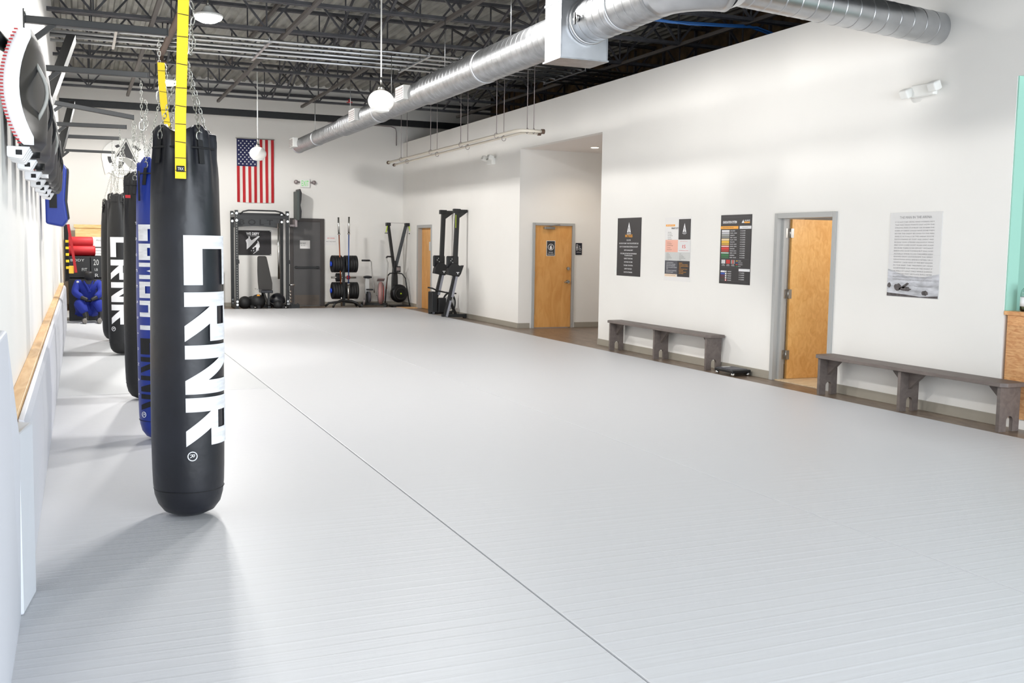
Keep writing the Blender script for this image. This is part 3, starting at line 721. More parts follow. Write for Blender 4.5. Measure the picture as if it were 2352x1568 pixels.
# elbow and the run to the right wall
el = MB(); cx, cy = 5.05+.43, 8.45
prof = []
for i in range(11):
    a = PI - i*PI/2/10
    prof.append((cx+.43*math.cos(a), cy-.43*math.sin(a), 4.09))
el.tube(prof, .235, 40)
part('duct_elbow', el, M['steel2'], t)
t = thing('air_duct', 'bright round metal duct crossing at the upper right into the white wall', 'duct', (7.0, 8.02, 4.09), 'ducts under the roof')
part('duct_tube', duct((5.50,8.02,4.09), (8.34,8.34,4.03), .165, .19), M['steel2'], t)
for s in (.02,): part('duct_collar', band(MB(), Vector((5.48,8.02,4.09)).lerp(Vector((8.34,8.34,4.03)), s), Vector((2.86,.32,-.06)).normalized(), .17), M['steel'], t)
part('duct_transition', MB().cyl((5.485,8.02,4.09),(5.62,8.035,4.09),.22,.166,40,caps=False), M['steel2'], t)
# ================================================================ lights
def pendant(x, y, z, r, ztop, label):
    t = thing('globe_pendant_light', label, 'pendant light', (x, y, z), 'white globe pendants')
    part('glass_globe', MB().lathe([(r*math.sin(PI*i/20)*(1 if i > 2 else 1), -r*.84*math.cos(PI*i/20)) for i in range(1, 20)], (x,y,z), (0,0,1), 36), M['glass'], t)
    part('bottom_opening', MB().lathe([(r*.16, -r*.86), (r*.60, -r*.76), (r*.64, -r*.66)], (x,y,z), (0,0,1), 36), M['whitep'], t)
    part('lamp_cap', MB().cyl((x,y,z+r*.82),(x,y,z+r*.88+.05),.05,.03).cyl((x,y,z+r*.9+.05),(x,y,z+r*.9+.16),.014), M['brushed'], t)
    part('suspension_rod', MB().cyl((x,y,z+r*.9+.15),(x,y,ztop),.010,n=10), M['whitep'], t)
    part('ceiling_canopy', MB().cyl((x,y,ztop-.03),(x,y,ztop),.06,n=16), M['whitep'], t)
pendant(3.915, 14.0, 3.68, .183, ZD, 'nearer white glass globe pendant hanging in front of the long duct')
pendant(3.495, 22.0, 3.55, .172, ZD, 'farther white globe pendant hanging before the flag')
def highbay(x, y, z, label):
    t = thing('high_bay_lamp', label, 'ceiling lamp', (x, y, z), 'round glowing high bay lamps')
    part('lens', MB().lathe([(.01, -.09), (.10, -.08), (.18, -.04), (.205, .0)], (x,y,z), (0,0,1), 32), M['lamp'], t)
    part('lamp_housing', MB().lathe([(.206, -.005), (.21, .02), (.16, .045), (.09, .06), (.06, .13), (.03, .15)], (x,y,z), (0,0,1), 32), M['whitep'], t)
    part('hook', MB().cyl((x,y,z+.14),(x,y,z+.24),.012,n=8).cyl((x,y,z+.24),(x,y,ZD),.004,n=6), M['chain'], t)
    ld = bpy.data.lights.new('high_bay_light', 'SPOT'); ld.energy = 560 if y < 20 else 1080; ld.color = (1,.98,.95); ld.shadow_soft_size = .19; ld.spot_size = R(178); ld.spot_blend = .2
    lo = bpy.data.objects.new('high_bay_light', ld); C.objects.link(lo); lo.location = (x, y, z-.11); lo.parent = None
HB = 1000
highbay(1.77, 15.45, 4.9, 'glowing high bay lamp at the top, beside the yellow strap')
highbay(1.74, 22.0, 4.9, 'smaller looking glowing high bay lamp just left of the yellow strap')
for (lx, ly, HB) in ((1.75, 8.9, 300), (3.9, 11.2, 400)):   # the same lamps go on toward the front of the hall
    ld = bpy.data.lights.new('high_bay_light', 'SPOT'); ld.energy = HB; ld.color = (1,.98,.95); ld.shadow_soft_size = .19; ld.spot_size = R(178); ld.spot_blend = .2
    lo = bpy.data.objects.new('high_bay_light', ld); C.objects.link(lo); lo.location = (lx, ly, 4.8)
t = thing('recessed_downlight', 'small glowing recessed light in the alcove ceiling', 'downlight', (9.49, 18.27, 3.68))
part('trim_ring', MB().cyl((9.49,18.27,3.68),(9.49,18.27,3.672),.095,n=24), M['whitep'], t)
part('lens', MB().cyl((9.49,18.27,3.672),(9.49,18.27,3.668),.075,n=24), M['led'], t)
# ================================================================ conduits on their trapeze
cy = [17.10, 17.48, 17.86, 18.24, 18.66]
for i, y in enumerate(cy):
    jog = .25 if i in (1, 2) else 0
    p = [(XL,y,4.95)] + ([(.45,y,4.95),(1.1,y+jog,4.95)] if jog and False else []) + [(10.9, y, 4.95)]
    tag(part('metal_conduit', MB().tube(p, .024, 10), M['emt'], None), 'silver conduit pipe, %s of five crossing under the roof deck' % ('nearest the camera','second nearest','middle one','second farthest','farthest')[i], 'conduit', 'five parallel silver conduits')
for x in (.6, 2.9, 5.6, 6.2, 8.6):
    m = MB().box(x-.02, x+.02, 17.0, 18.8, 4.90, 4.922)
    for yy in (17.0, 18.8): m.cyl((x,yy,4.9),(x,yy,5.04),.006,n=6)
    for yy in cy: m.box(x-.015,x+.015,yy-.035,yy+.035,4.972,4.985)
    tag(part('conduit_rack', m, M['emt'], None), 'metal cross bar that holds the five conduits under the joists', 'pipe bracket', 'conduit cross bars')
# brown sprinkler main along the left side of the roof
tag(part('sprinkler_pipe', MB().tube([(1.40,9.5,4.86),(1.36,18.6,4.86)], .05, 12).tube([(1.36,18.6,4.9),(1.36,18.6,4.70)], .035, 10).cyl((1.36,18.6,4.74),(1.36,18.6,4.71),.09,n=14), M['rust'], None), 'brown sprinkler pipe rising toward the camera behind the yellow strap', 'pipe')
tag(part('sprinkler', MB().cyl((5.55,22.4,4.86),(5.55,22.4,4.80),.025).cyl((5.55,22.4,4.80),(5.55,22.4,4.79),.07,n=12), M['redf'], None), 'small red sprinkler head under the joists near the duct', 'sprinkler')
tag(part('blue_cable_bundle', MB().tube([(7.2,13.2,5.02),(7.9,12.9,4.93),(8.7,12.6,4.9),(9.2,12.9,5.0),(9.9,12.6,4.75),(10.7,12.4,4.62)], .022, 8).tube([(7.2,13.1,5.02),(8.1,12.8,4.90),(8.8,12.5,4.87),(9.3,12.8,4.97),(10.0,12.5,4.70),(10.8,12.2,4.55)], .014, 8), M['cable'], None), 'bundle of blue cables sagging between the dark joists', 'cable')
# thin conduit on the back wall, ending at the right wall top
tag(part('wall_conduit', MB().tube([(6.2,YB-.02,5.0),(6.2,YB-.02,4.98),(6.25,YB-.02,4.95),(8.0,YB-.02,4.93),(8.12,YB-.02,4.88),(8.15,YB-.02,4.78),(8.15,YB-.02,4.42)], .014, 8), M['cage'], None), 'thin grey conduit bent down in the far back corner', 'conduit')
# ================================================================ hanging cream pipe rail
t = thing('hanging_pipe_rail', 'cream double pipe rail hung on thin rods beside the right wall', 'pipe rail', (6.7, 19, 3.6))
part('pipe', MB().tube([(6.70,23.3,3.60),(6.70,15.75,3.60),(6.74,15.66,3.60),(6.82,15.62,3.60),(7.13,15.62,3.60)], .027, 10), M['pipewhite'], t)
part('pipe', MB().tube([(6.84,23.3,3.55),(6.84,15.9,3.58),(6.88,15.8,3.58),(7.13,15.76,3.58)], .02, 10), M['pipewhite'], t)
part('end_cap', MB().cyl((6.70,23.34,3.60),(6.70,23.28,3.60),.04).cyl((6.84,23.34,3.55),(6.84,23.28,3.55),.034), M['rust'], t)
part('end_cap', MB().cyl((7.11,15.62,3.60),(7.16,15.62,3.60),.04).cyl((7.11,15.76,3.58),(7.16,15.76,3.58),.034), M['rust'], t)
for y in (22.3, 20.2, 18.4, 16.6, 15.64):
    for x, z in ((6.70, 3.60), (6.84, 3.56)) if y > 16 else ((6.86, 3.6), (6.98, 3.6)):
        part('hanger_rod', MB().cyl((x,y,z+.03),(x,y,5.0),.006,n=6).link((x,y,z),.09,.075,.005,(0,0,1),(1,0,0) if y > 16 else (0,1,0),12,5), M['cage'], t)
# ================================================================ emergency lights and exit sign
t = thing('emergency_light', 'white emergency light high on the right wall above the arena poster', 'emergency light', (XR, 8.5, 3.43), 'emergency lights')
part('light_body', MB().box(XR-.07, XR, 8.30, 8.62, 3.35, 3.48), M['whitep'], t, bev=.015, seg=3)
for y in (8.27, 8.66):
    part('lamp_head', MB().obox((XR-.09, y, 3.40 if y > 8.5 else 3.43), (.10,.12,.10), Matrix.Rotation(R(-25), 3, 'Y')), M['whitep'], t, bev=.02, seg=3)
t = thing('emergency_light', 'small white emergency light on the far right wall under the pipe rail', 'emergency light', (XR, 20.9, 3.55), 'emergency lights')
part('light_body', MB().box(XR-.09, XR, 20.72, 21.02, 3.46, 3.60), M['whitep'], t, bev=.01)
part('lamp_head', MB().obox((XR-.12, 20.72, 3.60), (.12,.14,.09), Matrix.Rotation(R(20), 3, 'Y')), M['whitep'], t, bev=.01)
part('lamp_head', MB().obox((XR-.12, 21.05, 3.60), (.12,.14,.09), Matrix.Rotation(R(20), 3, 'Y')), M['whitep'], t, bev=.01)
part('lens', MB().obox((XR-.185, 20.72, 3.575), (.006,.11,.07), Matrix.Rotation(R(20), 3, 'Y')), M['grey'], t)
t = thing('exit_sign', 'lit green EXIT sign with two lamp heads above the grey door', 'exit sign', (5.6, YB, 3.3))
part('sign_body', MB().box(5.48,5.74,YB-.06,YB,3.18,3.40), M['whitep'], t, bev=.006)
g = MB(); text(g, 'EXIT', fr_back(5.61, 3.29, YB-.063), 0, 0, .14, .19, bold=.0); part('lettering', g, M['exitgreen'], t)
for x in (5.37, 5.85): part('lamp_head', MB().lathe([(.01,-.04),(.05,-.03),(.055,.02),(.03,.04)], (x, YB-.06, 3.32), (-.5 if x < 5.6 else .5,-1,-.2), 18).cyl((x,YB-.05,3.32),(5.5 if x < 5.6 else 5.72,YB-.03,3.32),.02), M['cage'], t)
# ================================================================ benches
def bench(x0, x1, y0, y1, h, label, legs):
    t = thing('wooden_bench', label, 'bench', ((x0+x1)/2, (y0+y1)/2, 0), 'grey stained wooden benches')
    yy = [y0+.06, (y0+y1)/2, y1-.06]
    c = .05
    part('seat', MB().prism([(x0-.03+c,y0-.02),(x1,y0-.02),(x1,y1+.02),(x0-.03+c,y1+.02),(x0-.03,y1+.02-c),(x0-.03,y0-.02+c)], (Vector((0,0,h-.04)),Vector((1,0,0)),Vector((0,1,0)),Vector((0,0,1))), .04), M['bench'], t, bev=.004)
    for i, y in enumerate(yy):
        xm = (x0+x1)/2; r = .042; zt = .15
        arch = [(xm-r+(r-r*math.cos(a*PI/8)), zt-.042+r*math.sin(a*PI/8)) for a in range(9)]
        poly = [(x0,0)] + [(xm-r,0)] + arch + [(xm+r,0),(x1-.01,0),(x1-.01,h-.04),(x0,h-.04)]
        # concave outline: build as three quads strips
        m = MB(); F = (Vector((0,y+.02,0)),Vector((1,0,0)),Vector((0,0,1)),Vector((0,-1,0)))
        m.prism([(x0,0),(xm-r,0),(xm-r,zt-.042),(x0,zt-.042)], F, .04); m.prism([(xm+r,0),(x1-.01,0),(x1-.01,zt-.042),(xm+r,zt-.042)], F, .04)
        m.prism([(x0,zt-.042)] + arch + [(x1-.01,zt-.042),(x1-.01,h-.04),(x0,h-.04)], F, .04)
        part('leg', m, M['bench'], t)
        for s in (1, -1):
            if (i == 0 and s < 0) or (i == 2 and s > 0): continue
            a = y + s*.02
            part('gusset', MB().prism([(a,h-.04),(a+s*.22,h-.04),(a+s*.19,h-.075),(a+s*.0,h-.24)] if s > 0 else [(a,h-.04),(a,h-.24),(a+s*.19,h-.075),(a+s*.22,h-.04)], (Vector((xm-.02,0,0)),Vector((0,1,0)),Vector((0,0,1)),Vector((1,0,0))), .04), M['bench'], t)
bench(8.07, 8.33, 11.98, 14.92, .50, 'farther grey wooden bench, under the two narrow posters', 3)
bench(8.03, 8.30, 6.97, 9.66, .475, 'nearer grey wooden bench, to the right of the open door', 3)
# floor scale
t = thing('floor_scale', 'low black weighing scale on the floor beside the farther bench', 'scale', (8.14, 11.62, 0))
sx = [(8.02,11.33),(8.32,11.33),(8.32,11.73),(8.02,11.73)]
part('scale_platform', MB().box(8.01,8.31,11.30,11.72,.045,.085), M['blackp'], t, bev=.008)
part('glass_top', MB().box(8.03,8.29,11.36,11.70,.085,.09), M['dgrey'], t)
part('display', MB().box(8.10,8.22,11.64,11.69,.0895,.093), M['lgrey'], t)
for x in (8.04,8.28):
    for y in (11.33,11.69): part('foot', MB().cyl((x,y,0),(x,y,.046),.026), M['chrome'], t)
# ================================================================ reception counter
t = thing('reception_counter', 'butcher block front of a reception counter at the right edge of view', 'counter', (9, 7.0, 0))
part('counter_front', MB().box(8.36, 11.5, 6.2, 7.27, .10, 1.10), M['butcher'], t)
part('counter_top', MB().box(8.34, 11.55, 6.15, 7.30, 1.10, 1.14), M['butcher'], t, bev=.004)
part('plinth', MB().box(8.38, 11.5, 6.25, 7.25, 0, .10), M['wall'], t)
t = thing('glass_bottle', 'clear glass bottle with a white label on the wooden counter', 'bottle', (8.47, 7.16, 1.14))
part('bottle_glass', MB().lathe([(.045,0),(.055,.01),(.055,.17),(.05,.2),(.025,.235),(.02,.27),(.024,.275),(.02,.275),(.016,.27),(.02,.235),(.045,.2),(.05,.17),(.05,.015),(.02,.012)], (8.47,7.16,1.14)), M['jar'], t)
part('bottle_label', MB().lathe([(.0562,.05),(.0562,.14)], (8.47,7.16,1.14)), M['white'], t)
# ================================================================ posters
def poster(y0, y1, z0, z1, m, label, name='wall_poster', d=.006):
    t = thing(name, label, 'poster', (XR, (y0+y1)/2, z0)); F = (Vector((XR-.0005,y0,z1)), Vector((0,-1,0)), Vector((0,0,1)), Vector((-1,0,0)))
    w = y0-y1; h = z1-z0
    p = part('poster_board', MB().prism([(0,0),(0,-h),(w,-h),(w,0)][::-1], F, d), m, t)
    return t, p, lift(F, d+.002), w, h
def logo(mb, mb2, F, cx, cy, s, txt=True):   # triangle emblem: top at cy+s/2
    mb.flat([(cx,cy+s*.5),(cx-s*.32,cy-s*.38),(cx+s*.32,cy-s*.38)], F)
    F2 = lift(F, .0012)
    mb2.flat([(cx-s*.02,cy+s*.12),(cx+s*.03,cy+s*.02),(cx+.0,cy-s*.12),(cx+s*.06,cy-s*.38),(cx-s*.05,cy-s*.38),(cx-s*.03,cy-s*.12),(cx-s*.07,cy)], F2)
    mb2.flat([(cx+s*.02,cy-s*.02),(cx+s*.10,cy-s*.16),(cx+s*.05,cy-s*.18)], F2)
    if txt:
        text(mb, 'ALLIANCE', F, cx, cy-s*.49, s*.12, s*.74, bold=.02); text(mb, 'JIU JITSU', F, cx, cy-s*.62, s*.055, s*.42)
# 1 rules poster
t, p, F, w, h = poster(15.17, 14.39, 1.235, 2.19, M['board'], 'narrow black poster with a white triangle and mat rules, leftmost poster')
W = MB(); D = MB(); O = MB(); logo(W, D, F, w/2, -.165, .19)
text(O, 'MAT RULES', F, w/2, -.295, .045, .24, bold=.025)
text(W, 'BE ON TIME', F, w/2, -.365, .024, .13)
for i, (s, ww) in enumerate((('NO SHOES ON THE MAT - WASH YOUR GI AFTER EVERY CLASS',.64), ('BOW TO THE MAT BEFORE STEPPING ON OR OFF',.60), ('KEEP YOUR NAILS SHORT',.29), ('IF YOU ARE LATE WAIT FOR THE PROFESSOR',.54), ('TO INVITE YOU IN',.26), ('RESPECT EVERYONE',.28), ('NO FOOD OR GUM',.27), ('TAP EARLY TAP OFTEN',.30), ('LEAVE YOUR EGO',.25), ('HAVE FUN TRAINING',.28))):
    zz = -.418 - .056*i + (.024 if i == 4 else (.03 if i > 4 else 0)); text(W, s, F, w/2, zz, .022, ww, bold=.012)
part('white_lettering', W, M['white'], p); part('emblem_cutout', D, M['board'], p); part('orange_heading', O, M['orange'], p)
# 2 program poster
t, p, F, w, h = poster(13.66, 12.925, 1.205, 2.17, M['paper'], 'white poster with salmon, grey and black blocks and a black logo panel, second from left')
X = .50*w
m = MB().rect(X+.03, w-.01, -.335, -.03, F); part('logo_panel', m, M['board'], p)
W = MB(); D = MB(); F2 = lift(F, .0012); logo(W, D, F2, (X+.03+w-.01)/2, -.165, .15); 
part('salmon_block', MB().rect(.03, X+.02, -.525, -.34, F), M['salmon'], p)
part('grey_block', MB().rect(.03, w-.01, -.655, -.525, F), M['lgrey'], p)
part('pale_block', MB().rect(X+.02, w-.01, -.525, -.34, F), mat('pale_block', (226,226,226), .5), p)
part('slate_block', MB().rect(.03, X+.02, -.86, -.655, F), M['dgrey'], p)
part('black_block', MB().rect(X+.02, w-.01, -.895, -.655, F), M['board'], p)
part('footer_strip', MB().rect(.03, X+.0, -.90, -.86, F), mat('cream_print', (246,222,196), .5), p)
O = MB().rect(.03, .29, -.135, -.105, F); I = MB(); text(I, 'WHAT IS IT?', F, .29, -.165, .028, .20, bold=.02)
text(W, 'JIU-JITSU', F2, .16, -.12, .018, .20)
for i, s in enumerate(('PROBLEM SOLVING', 'FITNESS', 'SELF DEFENSE', 'FOCUS AND CONTROL', 'CONFIDENCE AND RESPECT')): text(I, s, F, .09, -.225-.026*i, .010, .10+.02*(i % 3), align='l')
for i, s in enumerate(('JIU-JITSU', 'A GROUND BASED ART', 'LEVERAGE', 'TECHNIQUE OVER STRENGTH', 'FOR EVERYONE')): text(I, s, F2, .08, -.375-.026*i-(.01 if i > 2 else 0), .010, .10+.035*(i % 3), align='l')
S = MB(); text(S, 'IS', F2, (X+w)/2+.01, -.44, .05, .09); text(S, 'JIU-JITSU', F2, (X+w)/2, -.365, .010, .2); text(S, 'AN INDIVIDUAL SPORT', F2, (X+w)/2, -.50, .010, .26)
for i, s in enumerate(('GOALS', 'TRAIN TWO TIMES A WEEK', 'KEEP LEARNING', 'SPEND TIME ON THE MAT', 'STAY HEALTHY')):
    text(I, s, F2, .075, -.545-.023*i, .009, .06+.03*(i % 4), align='l'); text(I, s, F2, X+.07, -.55-.022*i, .009, .05+.04*(i % 4), align='l')
for i, s in enumerate(('OUR PHILOSOPHY', 'DISCIPLINE IN TRAINING', 'LEAVE NO ONE BEHIND', 'RESPECT AND UNITY FOR EACH', 'OTHER', 'BUILD A SOLID FOUNDATION', 'FOR EVERY ATHLETE')): text(W, s, F2, .075, -.685-.0245*i, .012, (.20,.26,.25,.30,.05,.29,.2)[i], align='l')
for i, s in enumerate(('BENEFITS', 'HEALTH AND SELF DEFENSE', 'CONFIDENCE AND RESPECT', 'A TEAM', 'PATIENCE AND FOCUS', 'FOR KIDS', 'STRENGTH AND BALANCE', 'AND FLEXIBILITY')): text(O, s, F2, X+.07, -.69-.022*i, .012, (.09,.24,.26,.05,.23,.12,.2,.13)[i], align='l')
text(I, 'BE PART OF THE TEAM', F2, .20, -.88, .010, .28)
part('white_lettering', W, M['white'], p); part('emblem_cutout', D, M['board'], p); part('orange_lettering', O, M['orange'], p); part('dark_lettering', I, M['ink'], p); part('red_lettering', S, M['red'], p)
# 3 belt chart
t, p, F, w, h = poster(12.165, 11.45, 1.22, 2.175, M['board'], 'black belt graduation chart with rows of coloured belt bars')
F2 = lift(F, .0012); W = MB(); O = MB(); G = MB(); RR = MB(); GR = MB(); Y = MB(); B = MB(); PU = MB(); D = MB(); L = MB()
text(W, 'GRADUATION SYSTEM', F, .215, -.10, .036, .33, bold=.03)
W.flat([(.49,-.115),(.53,-.07),(.555,-.115)][::1], F); text(W, 'ALLIANCE', F, .62, -.082, .020, .12, bold=.02); O.rect(.55,.68,-.118,-.098, F)
for a in ((.03,-.035,w-.03,-.032),(.03,-h+.035,w-.03,-h+.038)): L.rect(a[0],a[2],a[1],a[3], F)
L.rect(w-.033,w-.03,-h+.04,-.035,F); L.rect(.03,.033,-h+.04,-.035,F); L.rect(.03,w-.03,-.612,-.609,F); L.rect(.03,w-.03,-.732,-.729,F)
O.rect(0,.42,-.195,-.155, F); W.rect(.45,w,-.195,-.155, F); text(D, 'GRADUATION SYSTEM KIDS', F2, .18, -.175, .013, .26); text(D, 'REQUIREMENTS', F2, .58, -.175, .012, .14)
bars = [W, W, G, G, Y, Y, Y, RR, RR, RR, GR, GR, GR]
names = ['WHITE', 'WHITE - STRIPE', 'GREY', 'GREY - BLACK', 'YELLOW - WHITE', 'YELLOW', 'YELLOW - BLACK', 'ORANGE - WHITE', 'ORANGE', 'ORANGE - BLACK', 'GREEN - WHITE', 'GREEN', 'GREEN - BLACK']
for i, bm in enumerate(bars):
    z = -.222 - .0305*i
    bm.rect(.03,.215,z-.012,z+.012, F)
    if i % 3 == 1 and i > 1 or i in (7, 10): W.rect(.03,.215,z-.005,z+.005, F2)
    if i in (1,3,6,9,12): D.rect(.03,.215,z-.003,z+.003, F2)
    text(W, names[i], F, .235, z, .013, (.11 if len(names[i]) < 8 else .155), align='l', bold=.01); text(W, '16 CLASSES', F, .47, z, .013, .115, align='l', bold=.01)
for k, mm in enumerate((W, RR, G)):
    x = .045+.115*k; mm.rect(x,x+.09,-.675,-.622,F)
    for q in range(4): D.rect(x+.018*q+.016,x+.018*q+.019,-.675,-.622,F2)
    text(W, 'CLASS', F, x+.045, -.687, .010, .06); text(W, 'STRIPES', F, x+.045, -.703, .010, .08)
RR.rect(.31,.335,-.675,-.622,F2)
for k, mm in enumerate((Y, B, RR, GR)): mm.rect(.39,.43,-.639-.025*k,-.629-.025*k,F); text(W, ('STRIPE','ATTENDANCE','TOURNAMENT','CHARACTER')[k], F, .44, -.634-.025*k, .010, (.07,.10,.11,.06)[k], align='l')
W.rect(.46,w,-.775,-.74,F)
PB = MB(); BR = MB()
for i, (mm, nm) in enumerate(((W,'WHITE'),(B,'BLUE'),(PU,'PURPLE'),(BR,'BROWN'),(D,'BLACK'))):
    z = -.785 - .030*i
    mm.rect(.03,.135,z-.011,z+.011,F); (RR if i == 4 else G).rect(.14,.18,z-.012,z+.012,F); W.rect(.148,.172,z-.008,z+.008,F2)
    text(W, nm+' BELT', F, .20, z, .013, .09, align='l', bold=.01)
    if i < 4: text(W, '31 CLASSES', F, .47, z-.012, .013, .12, align='l', bold=.01)
part('purple_print', PU, M['purple'], p); part('brown_print', BR, mat('brown_print', (70,42,34), .5), p)
part('header_bars', O, M['orange'], p)
part('white_print', W, M['white'], p); part('grey_print', G, M['grey'], p); part('red_print', RR, M['red'], p); part('green_print', GR, M['green'], p); part('yellow_print', Y, M['gold'], p)
part('dark_print', D, M['ink'], p); part('frame_lines', L, M['dgrey'], p); part('blue_print', B, M['blue'], p)
# 4 arena poster
t, p, F, w, h = poster(8.89, 8.145, 1.206, 2.13, mat('arena_paper', (222,221,220), .6), 'pale grey motivational poster full of text with dark rocks at the bottom')
F2 = lift(F, .0012); I = MB(); I2 = MB()
text(I2, 'THE MAN IN THE ARENA', F, w/2, -.055, .026, w*.62)
lines = ['IT IS NOT THE CRITIC WHO COUNTS NOT','THE MAN WHO POINTS OUT HOW THE','STRONG MAN STUMBLES OR WHERE THE','DOER OF DEEDS COULD HAVE DONE THEM','BETTER THE CREDIT BELONGS TO THE MAN','WHO IS ACTUALLY IN THE ARENA WHOSE','FACE IS MARRED BY DUST AND SWEAT AND','BLOOD WHO STRIVES VALIANTLY WHO','ERRS WHO COMES SHORT AGAIN AND AGAIN','BECAUSE THERE IS NO EFFORT WITHOUT','ERROR AND SHORTCOMING BUT WHO DOES','ACTUALLY STRIVE TO DO THE DEEDS WHO','KNOWS GREAT ENTHUSIASMS THE GREAT','DEVOTIONS WHO SPENDS HIMSELF IN A','WORTHY CAUSE WHO AT THE BEST KNOWS','IN THE END THE TRIUMPH OF HIGH','ACHIEVEMENT AND WHO AT THE WORST IF','HE FAILS AT LEAST FAILS WHILE DARING','GREATLY SO THAT HIS PLACE SHALL NEVER','BE WITH THOSE COLD AND TIMID SOULS','WHO NEITHER KNOW VICTORY NOR DEFEAT']
for i, s in enumerate(lines): text(I2, s, F2, w/2-.01, -.105-.0315*i, .013, w*.76)
text(I2, 'THEODORE ROOSEVELT', F2, w*.72, -.80, .012, w*.36)
part('quote_lettering', I2, M['palink'], p)
sky = mat('misty_photo_print', (196,197,202), .6, var=.22, vscale=5, stretch=(1,1,4))
part('misty_picture', MB().flat([(0,-h+.002),(w-.001,-h+.002),(w-.001,-.66),(w*.7,-.70),(w*.35,-.69),(0,-.62)], F), sky, p)
rk = MB()
def blob(cx, cy, rx, ry, sd):
    rr = random.Random(sd); return [(cx+rx*math.cos(a*PI/7)*rr.uniform(.75,1.1), cy+ry*math.sin(a*PI/7)*rr.uniform(.75,1.1)) for a in range(14)]
rk.flat(blob(.16,-.82,.06,.045,1), F2); rk.flat(blob(.27,-.835,.09,.028,2), F2); rk.flat([(.20,-.82),(.30,-.765),(.33,-.775),(.25,-.83)], F2); rk.flat(blob(.56,-.87,.05,.03,3), F2); rk.flat(blob(.03,-.80,.03,.03,4), F2); rk.flat([(0,-h+.004),(w-.005,-h+.004),(w-.005,-h+.03),(.5,-h+.012),(.25,-h+.03),(0,-h+.04)], F2)
part('dark_rocks', rk, mat('rock_print', (84,78,78), .6, var=.3, vscale=30), p)
part('horizon_line', MB().rect(.0,w,-.462,-.460,F2), M['lgrey'], p)
# ================================================================ flag
kx = 27.6/26.9
t = thing('flag', 'red, white and blue striped flag with stars hung vertically on the back wall', 'flag', (4.30, YB, 2.74))
fx0, fx1, fz0, fz1 = 3.835, 4.79, 2.745, 4.385
def fw(u, v):  # u 0..1 across, v 0..1 down
    return (fx0+(fx1-fx0)*u, YB-.03-.012*math.sin(u*14+v*3)-.006*math.sin(v*9), fz1-(fz1-fz0)*v-.01*math.sin(PI*u)*(v > .98))
def strip(u0, u1, v0, v1, nu, nv, dy=0):
    m = MB(); vs = [(lambda p: (p[0], p[1]-dy, p[2]))(fw(u0+(u1-u0)*i/nu, v0+(v1-v0)*j/nv)) for i in range(nu+1) for j in range(nv+1)]
    fs = [(i*(nv+1)+j, i*(nv+1)+j+1, (i+1)*(nv+1)+j+1, (i+1)*(nv+1)+j) for i in range(nu) for j in range(nv)]
    return vs, fs
cl = MB(); a = strip(0,1,0,1,39,20); b = strip(0,1,0,1,39,20,-.004); cl.add(*a, True); cl.add(*b, True)
fc = part('flag_cloth', cl, M['flagwhite'], t)
rd = MB()
for i in range(0, 13, 2): rd.add(*strip(i/13, (i+1)/13, 0, 1, 3, 20, .003), True)
part('red_stripes', rd, M['flagred'], fc)
nv = MB(); nv.add(*strip(0, 7/13, 0, .43, 21, 9, .006), True); part('canton', nv, M['navy'], fc)
st = MB()
for r_ in range(11):
    cnt = 5 if r_ % 2 == 0 else 4
    for q in range(cnt):
        u = (7/13)*((q*2+1+(r_ % 2))/10); v = .43*(r_+1)/12; c = Vector(fw(u, v)) + Vector((0,-.010,0)); rr = .026
        P = [c + Vector((rr*(1 if k % 2 == 0 else .4)*math.sin(k*PI/5), 0, rr*(1 if k % 2 == 0 else .4)*math.cos(k*PI/5))) for k in range(10)]
        st.add([c]+P, [(0, 1+k, 1+(k+1) % 10) for k in range(10)])
part('stars', st, M['white'], fc)
part('hanging_rod', MB().cyl((fx0-.02,YB-.03,fz1+.01),(fx1+.02,YB-.03,fz1+.01),.01,n=8), M['brushed'], t)
# ================================================================ round wall emblem
t = thing('wall_emblem', 'round white wall emblem with a black triangle, behind the bag chains', 'emblem', (1.13, YB, 3.75))
F = fr_back(1.14, 3.76, YB-.002); N = 40; S = .60
out = [(S*math.cos(2*PI*i/N)*.97, S*.80*math.sin(2*PI*i/N)) for i in range(N)]
e = part('emblem_plate', MB().prism(out, lift(F,.025), .02), M['whitep'], t, bev=.004)
tails = part('ribbon', MB().prism([(-.56,-.16),(-.50,-.44),(-.42,-.38),(-.30,-.44),(-.2,-.5),(.2,-.5),(.30,-.44),(.42,-.38),(.50,-.44),(.56,-.16),(.3,-.27),(0,-.33),(-.3,-.27)][::-1], lift(F,.046), .01), M['whitep'], t)
g = MB(); F1 = lift(F, .058)
def arc(r0, r1, a0, a1, n=10, sy=.8):
    P = [(r1*math.cos(R(a0+(a1-a0)*i/n)), r1*sy*math.sin(R(a0+(a1-a0)*i/n))) for i in range(n+1)] + [(r0*math.cos(R(a1-(a1-a0)*i/n)), r0*sy*math.sin(R(a1-(a1-a0)*i/n))) for i in range(n+1)]
    return P
for a0, a1 in ((38,66),(114,128),(178,206),(-18,-4)): 
    P = arc(.36,.44,a0,a1); n2 = len(P)//2
    for i in range(n2-1): g.flat([P[i], P[i+1], P[-2-i], P[-1-i]], F1)
g.flat([(0,.40),(-.27,.02),(-.1,-.02),(.1,-.06),(.27,-.12),(.30,.0)][:1]+[(-.24,.02),(-.05,.02),(.12,-.03),(.24,-.14)][0:4], F1)
g.flat([(-.18,-.08),(-.05,-.12),(-.12,-.25),(-.2,-.28)], F1); g.flat([(.28,-.08),(.33,-.14),(.30,-.24),(.25,-.15)], F1)
g.rect(-.2,.24,-.335,-.325,F1)
part('black_artwork', g, M['ink'], t)
g = MB(); F3 = lift(F1, .002); P = [(-.27,-.02),(-.26,.03),(0,.47),(.27,-.12),(.24,-.16)]
